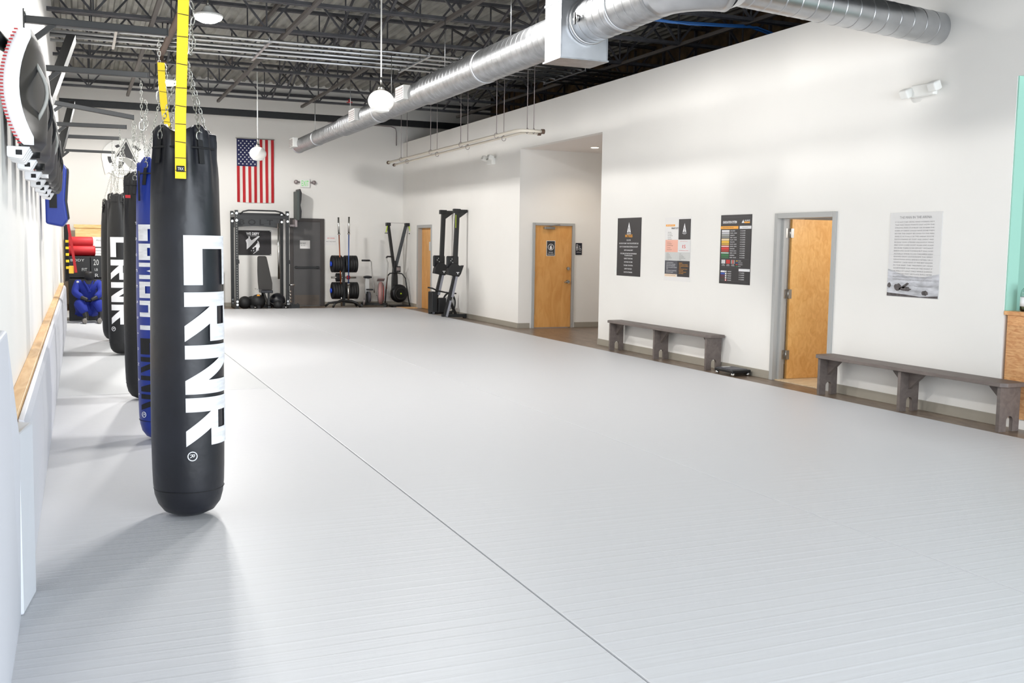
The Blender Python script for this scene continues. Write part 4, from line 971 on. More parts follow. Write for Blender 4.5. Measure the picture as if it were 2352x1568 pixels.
for i in range(len(P)-1): g.beam(F3[0]+F3[1]*P[i][0]+F3[2]*P[i][1], F3[0]+F3[1]*P[i+1][0]+F3[2]*P[i+1][1], .02, .004, (0,1,0))
g.flat([(-.2,-.02),(0,0),(.15,-.08),(.24,-.2),(.16,-.3),(.05,-.22),(-.04,-.12)], F3)
text(g, 'ALLIANCE', lift(F3,.012), .02, -.39, .07, .45, bold=.02)
part('white_artwork', g, M['grey'], t)
# ================================================================ squat rack
t = thing('squat_rack', 'black steel squat rack with bolted uprights against the back wall', 'rack', (4.3, 26.9, 0))
pts = [(3.65, 26.42), (4.92, 26.42), (3.66, 27.30), (4.93, 27.30)]
for x, y in pts:
    u = part('upright', MB().box(x-.04,x+.04,y-.04,y+.04,0,2.50), M['blackm'], t, bev=.004)
    h = MB()
    for k in range(34): h.cyl((x,y-.041,.3+.062*k),(x,y-.043,.3+.062*k),.011,n=8)
    part('hole_row', h, M['grey'] if y < 27 and x < 4 else M['blackp'], u)
    bm = MB()
    for z in (.12, .20, 2.24, 2.42): bm.cyl((x,y-.04,z),(x,y-.062,z),.030,n=10)
    part('bolt_heads', bm, M['chrome'], u)
part('crossmember', MB().box(3.65,4.92,26.39,26.45,2.30,2.38), M['blackm'], t)
part('crossmember', MB().box(3.66,4.93,27.27,27.33,2.40,2.46), M['blackm'], t)
part('crossmember', MB().box(3.66,4.93,27.27,27.33,.02,.09), M['blackm'], t)
for x in (3.65, 4.92):
    for z in (.05, 2.36): part('side_rail', MB().box(x-.03,x+.03,26.45,27.28,z-.03,z+.05), M['blackm'], t)
part('pull_up_bar', MB().tube([(3.74,26.42,2.40),(3.82,26.42,2.47),(3.95,26.42,2.50),(4.62,26.42,2.50),(4.76,26.42,2.47),(4.86,26.42,2.40)], .019, 10), M['blackm'], t)
hp = MB(); n = 12
xs = [3.70+(4.87-3.70)*i/n for i in range(n+1)]
for i in range(n): 
    za, zb = [2.10-.045*(abs(2*j/n-1))**2+.02 for j in (i, i+1)]
    hp.hexa([(xs[i],27.24,za),(xs[i+1],27.24,zb),(xs[i+1],27.26,zb),(xs[i],27.26,za),(xs[i],27.24,2.38),(xs[i+1],27.24,2.38),(xs[i+1],27.26,2.38),(xs[i],27.26,2.38)])
hd = part('header_plate', hp, mat('header_grey', (62,64,66), .5), t)
g = MB(); text(g, 'B O L T', fr_back(4.27, 2.22, 27.235), 0, 0, .15, .86, bold=.02); part('cut_lettering', g, M['blackp'], hd)
for x in (3.65, 4.92):
    part('j_cup', MB().box(x-.05,x+.05,26.33,26.38,1.16,1.26).box(x-.05,x+.05,26.30,26.34,1.16,1.22), M['blackp'], t)
part('storage_peg', MB().cyl((4.96,26.42,.62),(5.1,26.42,.62),.022), M['chrome'], t)
for k in range(4): part('storage_peg', MB().cyl((4.96,26.36,.20+.085*k),(4.985,26.33,.20+.085*k),.028), M['chrome'], t)
part('rear_foot', MB().box(4.95,5.22,26.38,26.46,.02,.12).cyl((5.05,26.37,.13),(5.05,26.33,.13),.025).cyl((5.16,26.37,.13),(5.16,26.33,.13),.025), M['blackm'], t)
part('barbell_holder', MB().cyl((4.80,27.0,.75),(4.80,27.02,2.2),.03,.025), M['chrome'], t)
# banner
t = thing('banner', 'black WE DEFY banner with a white emblem on the back wall inside the rack', 'banner', (4.3, YB, 1.36))
F = fr_back(4.29, 1.69, YB-.006)
p = part('banner_cloth', MB().prism([(-.43,-.33),(.42,-.33),(.42,.325),(-.43,.32)], F, .006), mat('banner_black', (56,54,56), .8, var=.1, vscale=3), t)
g = MB(); F1 = lift(F, .010); text(g, 'WE DEFY', F1, -.06, .235, .075, .34, bold=.03); text(g, 'FOUNDATION', F1, -.06, .175, .018, .26)
g.flat([(-.22,-.18),(-.22,-.02),(-.245,.06),(-.20,.10),(-.17,.12),(-.175,.15),(-.15,.17),(-.13,.14),(-.135,.11),(-.09,.06),(.09,.18),(.12,.165),(-.16,-.13)][::-1], F1)
g.flat([(-.08,-.15),(.0,-.08),(.06,.0),(.06,.06),(.10,.02),(.12,-.10),(.08,-.18),(.02,-.22),(.03,-.12),(-.02,-.12),(-.04,-.17)], F1)
g.flat([(-.11,-.20),(-.09,-.20),(-.09,-.225),(-.11,-.225)], F1); g.flat([(-.05,-.20),(-.03,-.20),(-.03,-.225),(-.05,-.225)], F1)
g.beam(F1[0]+F1[1]*-.05+F1[2]*-.29, F1[0]+F1[1]*.10+F1[2]*-.18, .012, .003, (0,1,0))
part('white_emblem', g, M['white'], p)
g = MB()
for x, z in ((.40,.305),(.40,-.31)): g.cyl(F[0]+F[1]*x+F[2]*z+F[3]*.006, F[0]+F[1]*x+F[2]*z+F[3]*.009, .012, n=10)
part('grommets', g, M['brushed'], p)
# ================================================================ bench in the rack
t = thing('weight_bench', 'adjustable weight bench with its dark back pad raised inside the rack', 'weight bench', (4.38, 26.7, 0))
part('back_pad', MB().prism([(-.11,0),(.23,0),(.235,.18),(.19,.42),(.135,.72),(.11,.84),(.08,.87),(-.09,.87),(-.12,.84),(-.13,.5),(-.125,.2)], (Vector((4.34,26.72,.48)), Vector((1,0,0)), Vector((0,.12,1)), Vector((0,-1,0))), .07), mat('pad_charcoal', (54,52,50), .6), t, bev=.015, seg=3)
part('seat_pad', MB().box(4.22,4.52,26.25,26.62,.42,.49), M['blackv'], t, bev=.015)
part('frame', MB().beam((4.42,26.3,.08),(4.42,27.1,.38),.05,.07).box(4.39,4.46,26.28,26.35,.0,.09).box(4.2,4.62,27.02,27.1,.0,.09).beam((4.42,26.33,.06),(4.42,26.33,.44),.05,.05).beam((4.37,27.05,.06),(4.37,26.8,.9),.05,.05), M['blackm'], t)
part('handle', MB().tube([(4.10,26.5,.52),(4.2,26.5,.50),(4.35,26.5,.47)], .012, 8), M['chrome'], t)
# ================================================================ medicine balls and dumbbells on the floor
def ball(x, y, r, m, label, stripe=None, name='medicine_ball'):
    t = thing(name, label, 'ball', (x, y, 0), 'balls on the floor by the rack')
    b = part('ball_shell', MB().sphere((x,y,r), r, 28, 16), m, t)
    part('seam', MB().tube([(x+(r+.002)*math.cos(a*PI/16), y+(r+.002)*math.sin(a*PI/16)*math.cos(.5), r+(r+.002)*math.sin(a*PI/16)*math.sin(.5)) for a in range(32)], .004, 5, closed=True), stripe or M['strap'], b)
    return t
ball(3.86, 26.55, .165, M['blackr'], 'leftmost large black medicine ball inside the rack')
ball(4.07, 26.80, .160, M['blackr'], 'black medicine ball tucked behind the leftmost ball')
ball(4.68, 26.55, .205, M['blackv'], 'big glossy black ball at the right of the weight bench', M['grey'])
ball(4.64, 26.19, .12, M['blackr'], 'small black ball in front of the big glossy one')
t = thing('medicine_ball', 'dark ball with a yellow patch at the left of the weight bench', 'ball', (4.17, 26.45, 0), 'balls on the floor by the rack')
b = part('ball_shell', MB().sphere((4.17,26.45,.19), .19, 28, 16), M['blackr'], t)
g = MB(); 
for i in range(6):
    for j in range(5):
        def q(i, j): a = R(52+6*i); e = R(-112+9*j); return (4.17+.193*math.cos(a)*math.cos(e)+.05*0, 26.45+.193*math.cos(a)*math.sin(e), .19+.193*math.sin(a))
        g.add([q(i,j),q(i+1,j),q(i+1,j+1),q(i,j+1)], [(0,1,2,3)])
part('yellow_patch', g, M['orange'], b)
def dumbbell(x, y, label):
    t = thing('dumbbell', label, 'dumbbell', (x, y, 0), 'dumbbells on the floor by the rack')
    for s in (-1, 1): part('head', MB().lathe([(.01,-.04),(.055,-.04),(.06,-.03),(.06,.03),(.055,.04),(.01,.04)], (x+s*.085,y,.06), (1,0,0), 6, False), M['blackr'], t)
    part('grip', MB().cyl((x-.06,y,.06),(x+.06,y,.06),.016), M['chrome'], t)
dumbbell(4.08, 26.28, 'black hex dumbbell on the floor between the medicine balls')
dumbbell(4.84, 26.20, 'black hex dumbbell on the floor at the right foot of the rack')
# ================================================================ fan like pad above the door
t = thing('wall_pad_bracket', 'tall narrow black padded panel seen edge on, on a bracket above the door', 'panel', (5.3, YB, 2.2))
part('panel_core', MB().box(5.29,5.35,27.0,27.5,2.30,3.05), mat('grey_green_board', (74,82,80), .6), t, bev=.006)
part('padding', MB().prism([(0,0),(.05,.05),(.06,.22),(.03,.38),(.055,.52),(.065,.70),(.03,.80),(0,.80)], (Vector((5.35,27.5,2.31)), Vector((1,0,0)), Vector((0,0,1)), Vector((0,-1,0))), .5), M['blackp'], t, bev=.01)
part('bracket', MB().box(5.27,5.33,27.2,YB,2.12,2.32).box(5.15,5.33,27.25,27.30,2.13,2.18), M['cage'], t)
tag(part('leaning_post', MB().box(3.40,3.44,27.40,27.46,.0,1.02), M['blackm'], None), 'thin black post leaning upright on the back wall left of the squat rack', 'post')
# ================================================================ barbell and plate tree
t = thing('plate_tree', 'black plate tree with bumper plates on its pegs by the back wall', 'weight rack', (6.45, 26.7, 0))
part('column', MB().box(6.42,6.49,26.68,26.75,.05,1.35), M['blackm'], t)
for z in (.457, .805, 1.162): part('peg', MB().cyl((6.12,26.71,z),(6.79,26.71,z),.025), M['brushed' if z == .805 else 'blackm'], t)
part('foot', MB().tube([(6.10,26.42,.03),(6.16,26.45,.13),(6.30,26.5,.19),(6.46,26.52,.2),(6.62,26.5,.19),(6.76,26.45,.13),(6.84,26.42,.03)], .03, 10), M['blackm'], t)
part('foot', MB().tube([(6.0,26.9,.03),(6.1,26.88,.12),(6.46,26.85,.16),(6.8,26.88,.12),(6.86,26.9,.03)], .03, 10), M['blackm'], t)
def plate0(label, grp):
    t = thing('bumper_plate', label, 'weight plate', (0,0,0), grp)
    part('rubber_disc', MB().lathe([(.035,-.03),(.06,-.022),(.17,-.022),(.185,-.032),(.218,-.032),(.225,-.026),(.225,.026),(.218,.032),(.185,.032),(.17,.022),(.06,.022),(.035,.03),(.035,-.03)], (0,0,0), (1,0,0), 40), M['blackr'], t)
    part('steel_hub', MB().lathe([(.026,-.031),(.04,-.031),(.04,.031),(.026,.031)], (0,0,0), (1,0,0), 20), M['brushed'], t)
    return t
pl = None
for (zz, x0, sgn, nm) in ((1.162, 6.165, 1, 'upper left'), (1.162, 6.505, 1, 'upper right'), (.457, 6.175, 1, 'lower left'), (.457, 6.53, 1, 'lower right')):
    for k in range(4 if 'left' in nm else 5):
        out = (k == 0 and 'left' in nm) or (k == 4 and 'right' in nm)
        lab = ('outermost black bumper plate on the %s peg of the plate tree' % nm) if out else 'black bumper plate packed behind others on the %s peg' % nm
        loc = (x0+.0655*k, 26.71, zz)
        if pl is None:
            pl = plate0(lab, 'bumper plates on the %s peg' % nm); pl.location = loc
        else: dup(pl, loc, lab, 'bumper plates on the %s peg' % nm)
for z in (1.162, .457):
    tag(part('plate_collar', MB().lathe([(.028,-.02),(.06,-.02),(.07,0),(.055,.02),(.028,.02)], (6.118,26.71,z-.0), (1,0,0), 20), M['blueplastic'], None), 'blue plastic collar at the %s left peg end of the plate tree' % ('upper' if z > 1 else 'lower'), 'collar', 'blue collars')
tag(part('plate_collar', MB().lathe([(.027,-.04),(.05,-.04),(.055,-.01),(.05,.03),(.027,.04)], (6.585,26.71,.805), (1,0,0), 20), M['redf'], None), 'red collar on the middle peg of the plate tree', 'collar')
for k in range(3):
    lab = 'small black plate on the left of the middle peg'
    tag(part('small_plate', MB().lathe([(.028,-.018),(.11,-.018),(.115,0),(.11,.018),(.028,.018)], (6.27+.045*k,26.71,.805), (1,0,0), 28), M['blackr'], None), lab, 'weight plate', 'small plates on the middle peg')
def barbell(a, b, m, label):
    a = Vector(a); b = Vector(b); d = (b-a).normalized()
    t = thing('barbell', label, 'barbell', a, 'upright barbells')
    part('shaft', MB().cyl(a+d*.42, b-d*.44, .015), m, t)
    for p0, p1 in ((a, a+d*.42), (b-d*.44, b)): part('sleeve', MB().cyl(p0, p1, .026), M['chrome'], t)
    for q in (a+d*.42, b-d*.44): part('shoulder', MB().cyl(q-d*.015, q+d*.015, .038), M['chrome'], t)
barbell((6.375,26.60,.05), (6.285,26.58,2.385), mat('copper_bar', (160,84,48), .35, metal=.6), 'leaning barbell with a copper coloured shaft, left of the two')
barbell((6.52,26.45,.22), (6.535,26.45,2.40), mat('blue_bar', (50,84,150), .35, metal=.5), 'upright barbell with a blue shaft, right of the two')
# wall notice
f = fr_back(6.32, 1.78, YB-.003)
n = tag(part('wall_notice', MB().prism([(-.20,-.13),(.16,-.13),(.16,.13),(-.20,.13)], f, .002), M['paper'], None), 'white wall notice with a red line between the grey door and barbells', 'notice')
g = MB(); text(g, 'NO GUNS', lift(f,.004), 0, .06, .035, .2); part('red_line', g, M['red'], n)
g = MB(); text(g, 'PAST THIS POINT', lift(f,.004), 0, -.03, .022, .26); part('black_line', g, M['ink'], n)
# ================================================================ air bike
t = thing('air_bike', 'exercise air bike with a red fan guard near the back wall', 'exercise bike', (7.3, 26.7, 0))
part('fan_cage', MB().lathe([(.02,-.07),(.12,-.075),(.25,-.06),(.30,-.03),(.31,0),(.30,.03),(.25,.06),(.12,.075),(.02,.07)], (7.45,26.62,.39), (1,-.35,0), 36), mat('fan_guard_grey', (168,128,126), .45), t)
g = MB()
for r_ in (.08,.13,.18,.23,.28): 
    g.tube([Vector((7.45,26.62,.39)) + Matrix.Rotation(R(-19), 3, 'Z') @ Vector((.075 if r_ < .24 else .055, r_*math.cos(a*PI/16), r_*math.sin(a*PI/16))) for a in range(32)], .005, 5, closed=True)
    g.tube([Vector((7.45,26.62,.39)) + Matrix.Rotation(R(-19), 3, 'Z') @ Vector((-.075 if r_ < .24 else -.055, r_*math.cos(a*PI/16), r_*math.sin(a*PI/16))) for a in range(32)], .005, 5, closed=True)
part('guard_rings', g, M['cage'], t)
part('fan_disc', MB().lathe([(.02,.078),(.2,.074),(.2,.080),(.02,.083)], (7.45,26.62,.39), (1,-.35,0), 36), mat('fan_red', (214,64,60), .4), t)
part('hub_cap', MB().cyl((7.36,26.5,.37),(7.31,26.46,.37),.05), M['chrome'], t)
part('console', MB().obox((7.43,26.55,.75), (.20,.12,.03), Matrix.Rotation(R(-35), 3, 'X')), M['cage'], t, bev=.008)
part('handlebar', MB().tube([(6.93,26.6,1.26),(7.15,26.62,1.26),(7.19,26.62,1.22),(7.20,26.62,1.0),(7.22,26.62,.8),(7.26,26.62,.5),(7.27,26.62,.4)], .016, 10), M['brushed'], t)
part('grip', MB().cyl((6.92,26.6,1.26),(7.14,26.62,1.26),.024), M['blackr'], t)
part('handlebar', MB().tube([(7.78,26.62,1.37),(7.62,26.6,1.37),(7.59,26.6,1.33),(7.64,26.6,1.2),(7.62,26.6,.9),(7.60,26.6,.5)], .016, 10), M['brushed'], t)
part('grip', MB().tube([(7.78,26.62,1.37),(7.62,26.6,1.37),(7.595,26.6,1.33)], .023, 10), M['blackr'], t)
part('saddle', MB().sphere((7.16,26.9,.81), .12, 20, 10, (1,1.2,.35)), M['blackv'], t)
part('seat_post', MB().box(7.09,7.20,26.86,26.94,.36,.78), M['lgrey'], t, bev=.01)
part('pedal', MB().box(7.07,7.24,26.62,26.72,.46,.50), M['blackp'], t)
part('frame', MB().beam((7.0,26.95,.09),(7.6,26.55,.09),.07,.07).beam((7.14,26.88,.1),(7.15,26.89,.42),.07,.07).beam((7.45,26.62,.08),(7.45,26.62,.38),.05,.05), M['blackm'], t)
part('stabiliser', MB().cyl((6.95,26.75,.05),(7.05,27.1,.05),.035).cyl((7.5,26.4,.05),(7.66,26.75,.05),.035), M['blackm'], t)
part('crank_cover', MB().lathe([(.02,-.03),(.13,-.03),(.15,0),(.13,.03),(.02,.03)], (7.16,26.72,.28), (1,-.1,0), 24), M['dgrey'], t)
part('wheel', MB().lathe([(.05,-.02),(.085,-.02),(.09,0),(.085,.02),(.05,.02)], (7.01,26.7,.16), (1,-.2,0), 24), M['cage'], t)
# ================================================================ ski trainer
t = thing('ski_machine', 'tall Y shaped black ski trainer with lime handles in the far corner', 'exercise machine', (7.98, 27.1, 0))
part('column', MB().prism([(-.08,.30),(.08,.30),(.07,.8),(.03,1.25),(-.03,1.25),(-.07,.8)], (Vector((7.98,27.2,0)), Vector((1,0,0)), Vector((0,0,1)), Vector((0,-1,0))), .16), M['blackm'], t, bev=.01)
for s, x in ((-1, 7.775), (1, 8.27)):
    part('upper_arm', MB().beam((7.98+s*.02,27.12,1.05),(x,27.05,2.20),.075,.09), M['blackm'], t, bev=.008)
    pb = part('pulley_block', MB().obox((x+s*.02,27.0,2.24), (.12,.14,.09)), M['blackp'], t, bev=.01)
    h = part('handle', MB().tube([(x+s*.05,26.95,2.22),(x+s*.075,26.93,2.12),(x+s*.10,26.92,2.02)], .014, 8), M['limeg'], t)
    part('strap_loop', MB().obox((x+s*.09,26.93,2.0), (.08,.03,.02)), M['blackp'], h)
part('drive_cord', MB().cyl((7.79,26.98,2.28),(8.25,26.98,2.28),.005,n=6), M['cage'], t)
part('flywheel', MB().lathe([(.02,-.09),(.10,-.10),(.2,-.09),(.245,-.05),(.25,0),(.245,.06),(.2,.09),(.02,.1)], (8.06,26.98,.36), (.25,-1,0), 36), M['blackp'], t)
part('flywheel_vent', MB().lathe([(.13,.100),(.16,.108),(.19,.100)], (8.06,26.98,.36), (.25,-1,0), 36), M['blackm'], t)
part('hub_light', MB().cyl((8.09,26.88,.36),(8.092,26.87,.36),.022), M['limeg'], t)
mo = part('monitor', MB().obox((8.04,27.0,1.02), (.14,.05,.17)), M['blackp'], t, bev=.01)
part('screen', MB().obox((8.04,26.972,1.03), (.10,.006,.09)), M['cage'], mo)
part('base_hoop', MB().tube([(7.62,26.8,.05),(7.66,26.85,.45),(7.72,26.9,.85),(7.80,26.95,.91),(8.0,27.0,.92),(8.14,26.95,.90),(8.22,26.9,.78),(8.3,26.75,.03)], .018, 8), M['blackm'], t)
part('foot_plate', MB().box(7.80,8.28,26.6,27.1,.0,.05), M['blackp'], t, bev=.006)
tag(part('plywood_sheet', MB().box(7.85,8.33,26.12,26.5,.0,.02), M['pine'], None), 'thin plywood sheet on the floor before the ski trainer', 'plywood sheet')
# ================================================================ two rowers stood on end
def rower(y, dx, label, near):
    t = thing('rowing_machine', label, 'rowing machine', (8.0+dx, y, 0), 'rowing machines stood on end')
    x = lambda a: a+dx
    part('upright_rail', MB().beam((x(8.035),y,.98),(x(8.09),y,2.48),.10,.08,(0,1,0)), M['blackm'], t, bev=.006)
    part('top_handle', MB().box(x(7.99),x(8.16),y-.05,y+.05,2.44,2.54).box(x(8.10),min(x(8.33),8.335),y-.04,y+.04,2.46,2.525), M['blackp'], t, bev=.008)
    part('top_gusset', MB().prism([(0,0),(.2,0),(.06,-.10),(0,-.14)], (Vector((x(8.12),y+.03,2.46)), Vector((1,0,0)), Vector((0,0,1)), Vector((0,-1,0))), .06), M['blackm'], t)
    if near: part('lime_sticker', MB().box(x(8.03),x(8.045),y-.055,y-.05,2.10,2.40), M['limeg'], t)
    s = part('footrest', MB().box(x(7.83),x(8.13),y-.03,y+.03,1.18,1.45), M['blackp'], t, bev=.03, seg=3)
    g = MB()
    for a, b in ((7.96,1.38),(7.93,1.34),(7.98,1.30)): g.cyl((x(a),y-.031,b),(x(a),y-.034,b),.012,n=8)
    part('slot_holes', g, M['lgrey'], s)
    part('front_housing', MB().prism([(-.16,.0),(-.18,-.12),(.10,-.17),(.15,-.10),(.22,.10),(.12,.08),(.05,.14),(-.08,.14)], (Vector((x(8.0),y+.02,1.14)), Vector((1,0,0)), Vector((0,0,1)), Vector((0,-1,0))), .16), M['blackp'], t, bev=.012)
    part('logo_mark', MB().box(x(8.03),x(8.10),y-.145,y-.141,1.065,1.08).box(x(8.055),x(8.075),y-.145,y-.141,1.03,1.065), M['white'], t)
    part('monorail', MB().beam((x(8.03),y-.06,1.0),(x(7.78),y-.10,.05),.09,.07,(0,1,0)), M['blackm'], t)
    part('aluminium_track', MB().beam((x(8.055),y-.11,.99),(x(7.94),y-.13,.50),.055,.02,(0,1,0)).beam((x(7.90),y-.135,.42),(x(7.80),y-.15,.05),.05,.02,(0,1,0)), mat('track_aluminium', (160,162,172), .35, metal=.6), t)
    part('rear_leg', MB().beam((x(7.90),y-.08,.42),(x(8.10),y+.02,.04),.05,.06,(0,1,0)), M['blackm'], t)
    part('base_bar', MB().box(x(7.74),min(x(8.33),8.33),y-.04,y+.06,.03,.10).cyl((min(x(8.29),8.29),y-.05,.035),(min(x(8.29),8.29),y+.05,.035),.035), M['blackm'], t)
rower(22.4, 0, 'nearer of two black rowing machines stood on end by the right wall', True)
rower(23.4, .01, 'farther of two black rowing machines stood on end', False)
t = thing('fan_bike', 'low black fan bike half hidden behind the two rowing machines', 'exercise bike', (7.95, 22.95, 0))
part('wheel_rim', MB().tube([(8.10+.17*math.cos(a*PI/16), 22.95+.05*math.cos(a*PI/16), .32+.24*math.sin(a*PI/16)) for a in range(32)], .022, 8, closed=True), M['blackp'], t)
part('wheel_disc', MB().lathe([(.02,-.01),(.16,-.012),(.16,.012),(.02,.01)], (8.10,22.97,.32), (.2,-1,0), 28), M['lgrey'], t)
part('body', MB().box(7.62,7.76,22.8,23.1,.12,.60).box(7.80,8.0,22.85,23.05,.10,.45), M['blackp'], t, bev=.02)
part('handlebar', MB().tube([(7.55,22.9,.70),(7.66,22.9,.68),(7.80,22.92,.62),(8.0,22.95,.58),(8.15,22.95,.56),(8.28,22.95,.55)], .018, 8), M['blackm'], t)
# ================================================================ corner by the left wall: dummies, red rolls, crate
t = thing('wooden_cabinet', 'tall pale wooden cabinet in the back left corner behind the bags', 'cabinet', (.4, 26.8, 0))
part('cabinet_body', MB().box(-.08,1.15,26.3,27.3,0,1.98), M['crate'], t)
part('top_board', MB().box(-.11,1.18,26.26,27.34,1.98,2.06), M['crate'], t, bev=.006)
f = fr_back(.62, 1.35, 26.298); p = part('printed_notice', MB().rect(-.42,.4,-.55,.42, f), M['paper'], t, label='large white printed notice on the wooden cabinet')
g = MB(); l = lift(f, .004); text(g, 'ALLIANCE JIU JITSU', l, .05, .34, .05, .6); text(g, 'ACADEMY', l, .05, .25, .04, .3)
for k in range(10): g.rect(-.36,.34,.16-.07*k,.19-.07*k if k % 3 == 0 else .168-.07*k, l)
part('notice_print', g, M['ink'], p)
def roll(z, y, x1, label):
    t = thing('red_roll', label, 'red roll', (.05, y, z), 'red cylinders stacked in the corner')
    part('roll_body', MB().lathe([(.02,0),(.09,0),(.105,.015),(.108,.2),(.105,x1+.22),(.09,x1+.235),(.02,x1+.235)], (-.22,y,z), (1,0,0), 28), M['redf'], t)
    part('end_disc', MB().cyl((x1+.015,y,z),(x1+.02,y,z),.06), M['red'], t)
roll(1.655, 23.0, .25, 'upper of two red cylinders stacked above the seated dummy')
roll(1.475, 22.95, .29, 'lower of two red cylinders stacked above the seated dummy')
def darkbox(x0,x1,y0,y1,z0,z1,label,txt=None):
    t = thing('equipment_box', label, 'box', ((x0+x1)/2,(y0+y1)/2,z0), 'dark equipment boxes in the corner')
    part('box_body', MB().box(x0,x1,y0,y1,z0,z1), M['blackp'], t, bev=.01)
    g = MB(); f = fr_back((x0+x1)/2, (z0+z1)/2, y0-.004)
    for (s, a, b, c, d) in txt or (): text(g, s, f, a, b, c, d)
    if g.v: part('print', g, M['lgrey'], t)
    part('lid', MB().box(x0-.005,x1+.005,y0-.005,y1+.005,z1-.03,z1), M['blackm'], t)
darkbox(-.22,.20,22.7,23.3,.92,1.365,'upper dark box with pale print, directly under the red cylinders', (('BODY',-.03,.14,.05,.26),('FIT',0.10,-.05,.06,.1)))
darkbox(.205,.42,22.7,23.3,.92,1.365,'dark box with a large printed number, right beside the head of the dummy', (('20',0,.10,.12,.1),('LB',0,-.05,.05,.06),('R',.01,-.17,.07,.07)))
darkbox(-.22,.42,22.65,23.3,.04,.91,'big dark box standing on the mat behind the seated dummy')
t = thing('training_ladder', 'black hanging agility ladder with yellow rungs, at the end of the left wall', 'agility ladder', (-.24, 22.3, 1.2))
part('side_straps', MB().box(-.275,-.255,22.1,22.16,.87,2.0).box(-.275,-.195,22.3,22.36,.87,2.0), M['strap'], t)
for k in range(5): part('rung', MB().box(-.25,-.19,22.09,22.11,1.12+.13*k,1.17+.13*k), M['yellow'], t)
part('yellow_case', MB().box(-.20,-.11,22.05,22.15,1.03,1.18), M['gold'], t, bev=.008)
tag(part('red_strap', MB().beam((-.19,21.98,2.0),(-.07,21.98,1.05),.05,.012,(0,1,0)), M['redf'], None), 'long red strap hanging down beside the seated dummy', 'strap')
# seated dummy
def skin(name, pts, edges, rad, m, parent, lv=2):
    me = bpy.data.meshes.new(name); off = OFF.get(parent.name, Vector())
    me.from_pydata([Vector(p)-off for p in pts], edges, []); me.materials.append(m)
    o = bpy.data.objects.new(name, me); C.objects.link(o); o.parent = parent; OFF[o.name] = off
    o.modifiers.new('skin', 'SKIN')
    me.skin_vertices[0].data[0].use_root = True
    for i, r_ in enumerate(rad): me.skin_vertices[0].data[i].radius = (r_, r_) if not isinstance(r_, tuple) else r_
    s = o.modifiers.new('sub', 'SUBSURF'); s.levels = lv; s.render_levels = lv
    for mo in o.modifiers: pass
    me.polygons.foreach_set('use_smooth', [])
    o.modifiers['skin'].use_smooth_shade = True
    return o
def dummy(X, Y, label):
    t = thing('training_dummy', label, 'training dummy', (X, Y, .04))
    P = lambda a, b, c: (X+a, Y+b, c)
    body = [P(0,.12,.30),P(0,.10,.46),P(.01,.06,.64),P(.02,.02,.80),P(.04,-.02,.90),P(.05,-.05,.99),P(.05,-.06,1.08),
            P(-.17,.02,.82),P(-.23,-.10,.64),P(-.08,-.24,.54),P(.02,-.28,.50), P(.22,.02,.82),P(.28,-.10,.66),P(.16,-.24,.54),P(.07,-.28,.50),
            P(-.11,.08,.30),P(-.15,-.22,.46),P(-.03,-.30,.22),P(-.02,-.34,.12),P(-.06,-.42,.09), P(.12,.08,.30),P(.20,-.20,.46),P(.26,-.24,.24),P(.24,-.28,.12),P(.20,-.38,.09)]
    E_ = [(0,1),(1,2),(2,3),(3,4),(4,5),(5,6),(3,7),(7,8),(8,9),(9,10),(3,11),(11,12),(12,13),(13,14),(0,15),(15,16),(16,17),(17,18),(18,19),(0,20),(20,21),(21,22),(22,23),(23,24)]
    r_ = [.13,.14,.15,.14,.055,.085,.10, .07,.055,.045,.04, .07,.055,.045,.04, .10,.085,.06,.045,.04, .10,.085,.06,.045,.04]
    b = skin('dummy_body', body, E_, r_, M['skinblack'], t)
    j = [0,1,2,3,7,8,9,11,12,13]
    jp = [body[i] for i in j]
    je = [(0,1),(1,2),(2,3),(3,4),(4,5),(5,6),(3,7),(7,8),(8,9)]
    skin('jacket', jp, je, [.150,.165,.175,.150,.092,.078,.066,.092,.078,.066], M['bluef'], t)
    q = [0,15,16,17,20,21,22]
    skin('trousers', [body[i] for i in q], [(0,1),(1,2),(2,3),(0,4),(4,5),(5,6)], [.150,.13,.115,.085,.13,.115,.085], M['bluef'], t)
    part('belt', MB().tube([P(.17*math.cos(a*PI/10), .10+.15*math.sin(a*PI/10)-.02, .47) for a in range(20)], .02, 8, closed=True), M['strap'], t)
    part('lapel', MB().beam(P(-.05,-.12,.88), P(.06,-.15,.66), .045, .02).beam(P(.12,-.12,.88), P(.03,-.15,.66), .045, .02), M['bluef'], t)
    for a in (-.06, .21): part('foot', MB().sphere(P(a,-.44,.10), .075, 16, 10, (.7,1.5,.75)), M['blackp'], t)
    for a in (-.06, .21): part('sole', MB().sphere(P(a+.01,-.53,.10), .05, 14, 8, (.9,.5,1.1)), M['khaki'], t)
    g = MB(); f = fr_back(X-.15, .84, Y-.09); g.sphere(P(-.165,-.055,.85), .028, 10, 8, (1,.5,1)); g.sphere(P(.20,-.06,.74), .03, 10, 8, (1,.4,1)); part('patch', g, M['lgrey'], t)
    return t
dummy(.12, 22.32, 'blue uniformed grappling dummy with black head seated against the dark boxes')
WORLD = .35; WIN = 340; EXPO = .26
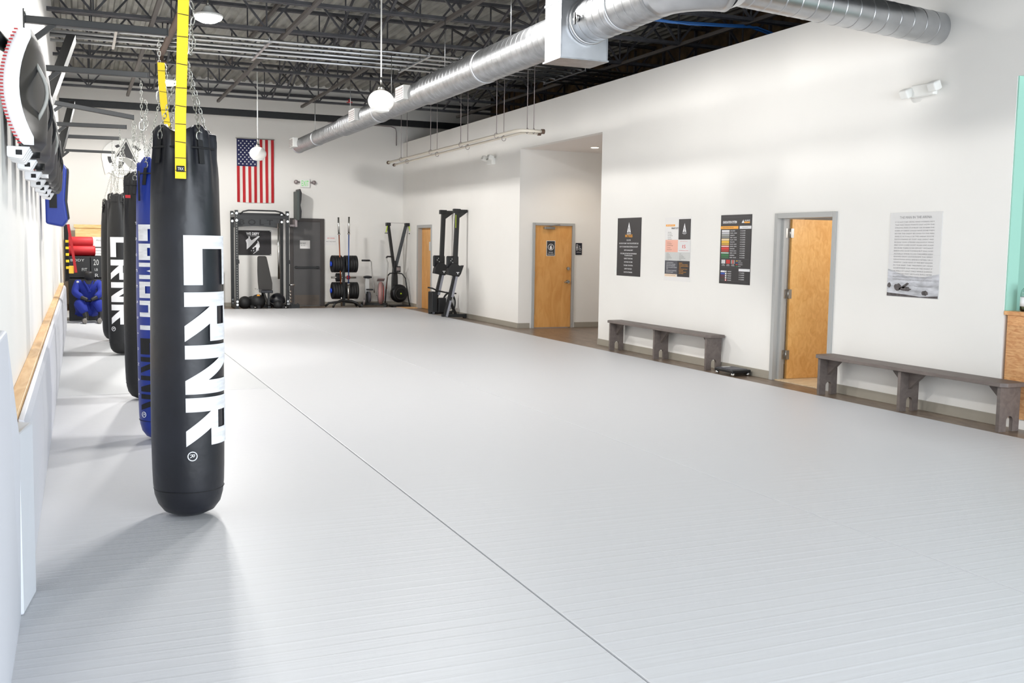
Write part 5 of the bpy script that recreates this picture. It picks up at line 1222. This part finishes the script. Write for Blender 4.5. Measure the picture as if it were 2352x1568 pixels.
# ================================================================ camera, daylight, colour
cam = bpy.data.cameras.new('camera'); co = bpy.data.objects.new('camera', cam); C.objects.link(co)
cam.sensor_fit = 'HORIZONTAL'; cam.sensor_width = 36.0; cam.lens = 2338.5/2352*36; cam.clip_end = 200; cam.clip_start = .05
yaw, pit, rol = .4017, -.0934, .0147
fw_ = Vector((math.sin(yaw)*math.cos(pit), math.cos(yaw)*math.cos(pit), math.sin(pit)))
rt = Vector((math.cos(yaw), -math.sin(yaw), 0)); up = rt.cross(fw_)
r2 = rt*math.cos(rol) + up*math.sin(rol); u2 = -rt*math.sin(rol) + up*math.cos(rol)
co.matrix_world = Matrix(((r2.x,u2.x,-fw_.x,0),(r2.y,u2.y,-fw_.y,0),(r2.z,u2.z,-fw_.z,1.70),(0,0,0,1)))
bpy.context.scene.camera = co
w = bpy.data.worlds.new('daylight'); bpy.context.scene.world = w; w.use_nodes = True
bg = w.node_tree.nodes['Background']; bg.inputs[0].default_value = (.86,.92,1,1); bg.inputs[1].default_value = WORLD
def area(name, loc, rot, sx, sy, e, col):
    l = bpy.data.lights.new(name, 'AREA'); l.shape = 'RECTANGLE'; l.size = sx; l.size_y = sy; l.energy = e; l.color = col
    o = bpy.data.objects.new(name, l); C.objects.link(o); o.location = loc; o.rotation_euler = rot; return o
# daylight through the three shopfront windows behind the camera
area('window_daylight', (1.6, YF+.05, 2.3), (R(90),0,0), 3.0, 3.8, WIN, (.86,.93,1))
area('window_daylight', (5.8, YF+.05, 2.3), (R(90),0,0), 4.4, 3.8, WIN*1.4, (.86,.93,1))
area('window_daylight', (11.0, YF+.05, 2.3), (R(90),0,0), 4.6, 3.8, WIN*1.0, (.86,.93,1))
pl_ = bpy.data.lights.new('room_light', 'POINT'); pl_.energy = 13; pl_.shadow_soft_size = .3; po = bpy.data.objects.new('room_light', pl_); C.objects.link(po); po.location = (9.2, 9.7, 2.2)
pl3 = bpy.data.lights.new('reception_fill', 'POINT'); pl3.energy = 40; pl3.shadow_soft_size = .3; po = bpy.data.objects.new('reception_fill', pl3); C.objects.link(po); po.location = (11.2, 5.2, 3.3)  # unseen fill lamp, added to brighten the teal wall
pl2 = bpy.data.lights.new('downlight', 'SPOT'); pl2.energy = 45; pl2.color = (1,.86,.72); pl2.spot_size = R(140); pl2.spot_blend = .6; pl2.shadow_soft_size = .08; po = bpy.data.objects.new('downlight', pl2); C.objects.link(po); po.location = (9.49, 18.27, 3.64)
sc = bpy.context.scene
sc.view_settings.view_transform = 'Standard'; sc.view_settings.look = 'None'; sc.view_settings.gamma = 1; sc.view_settings.exposure = EXPO
sc.view_settings.use_curve_mapping = False
sc.cycles.max_bounces = 8; sc.cycles.diffuse_bounces = 5; sc.cycles.glossy_bounces = 3; sc.cycles.caustics_reflective = False; sc.cycles.caustics_refractive = False
sc.cycles.use_denoising = True; sc.cycles.sample_clamp_indirect = 6
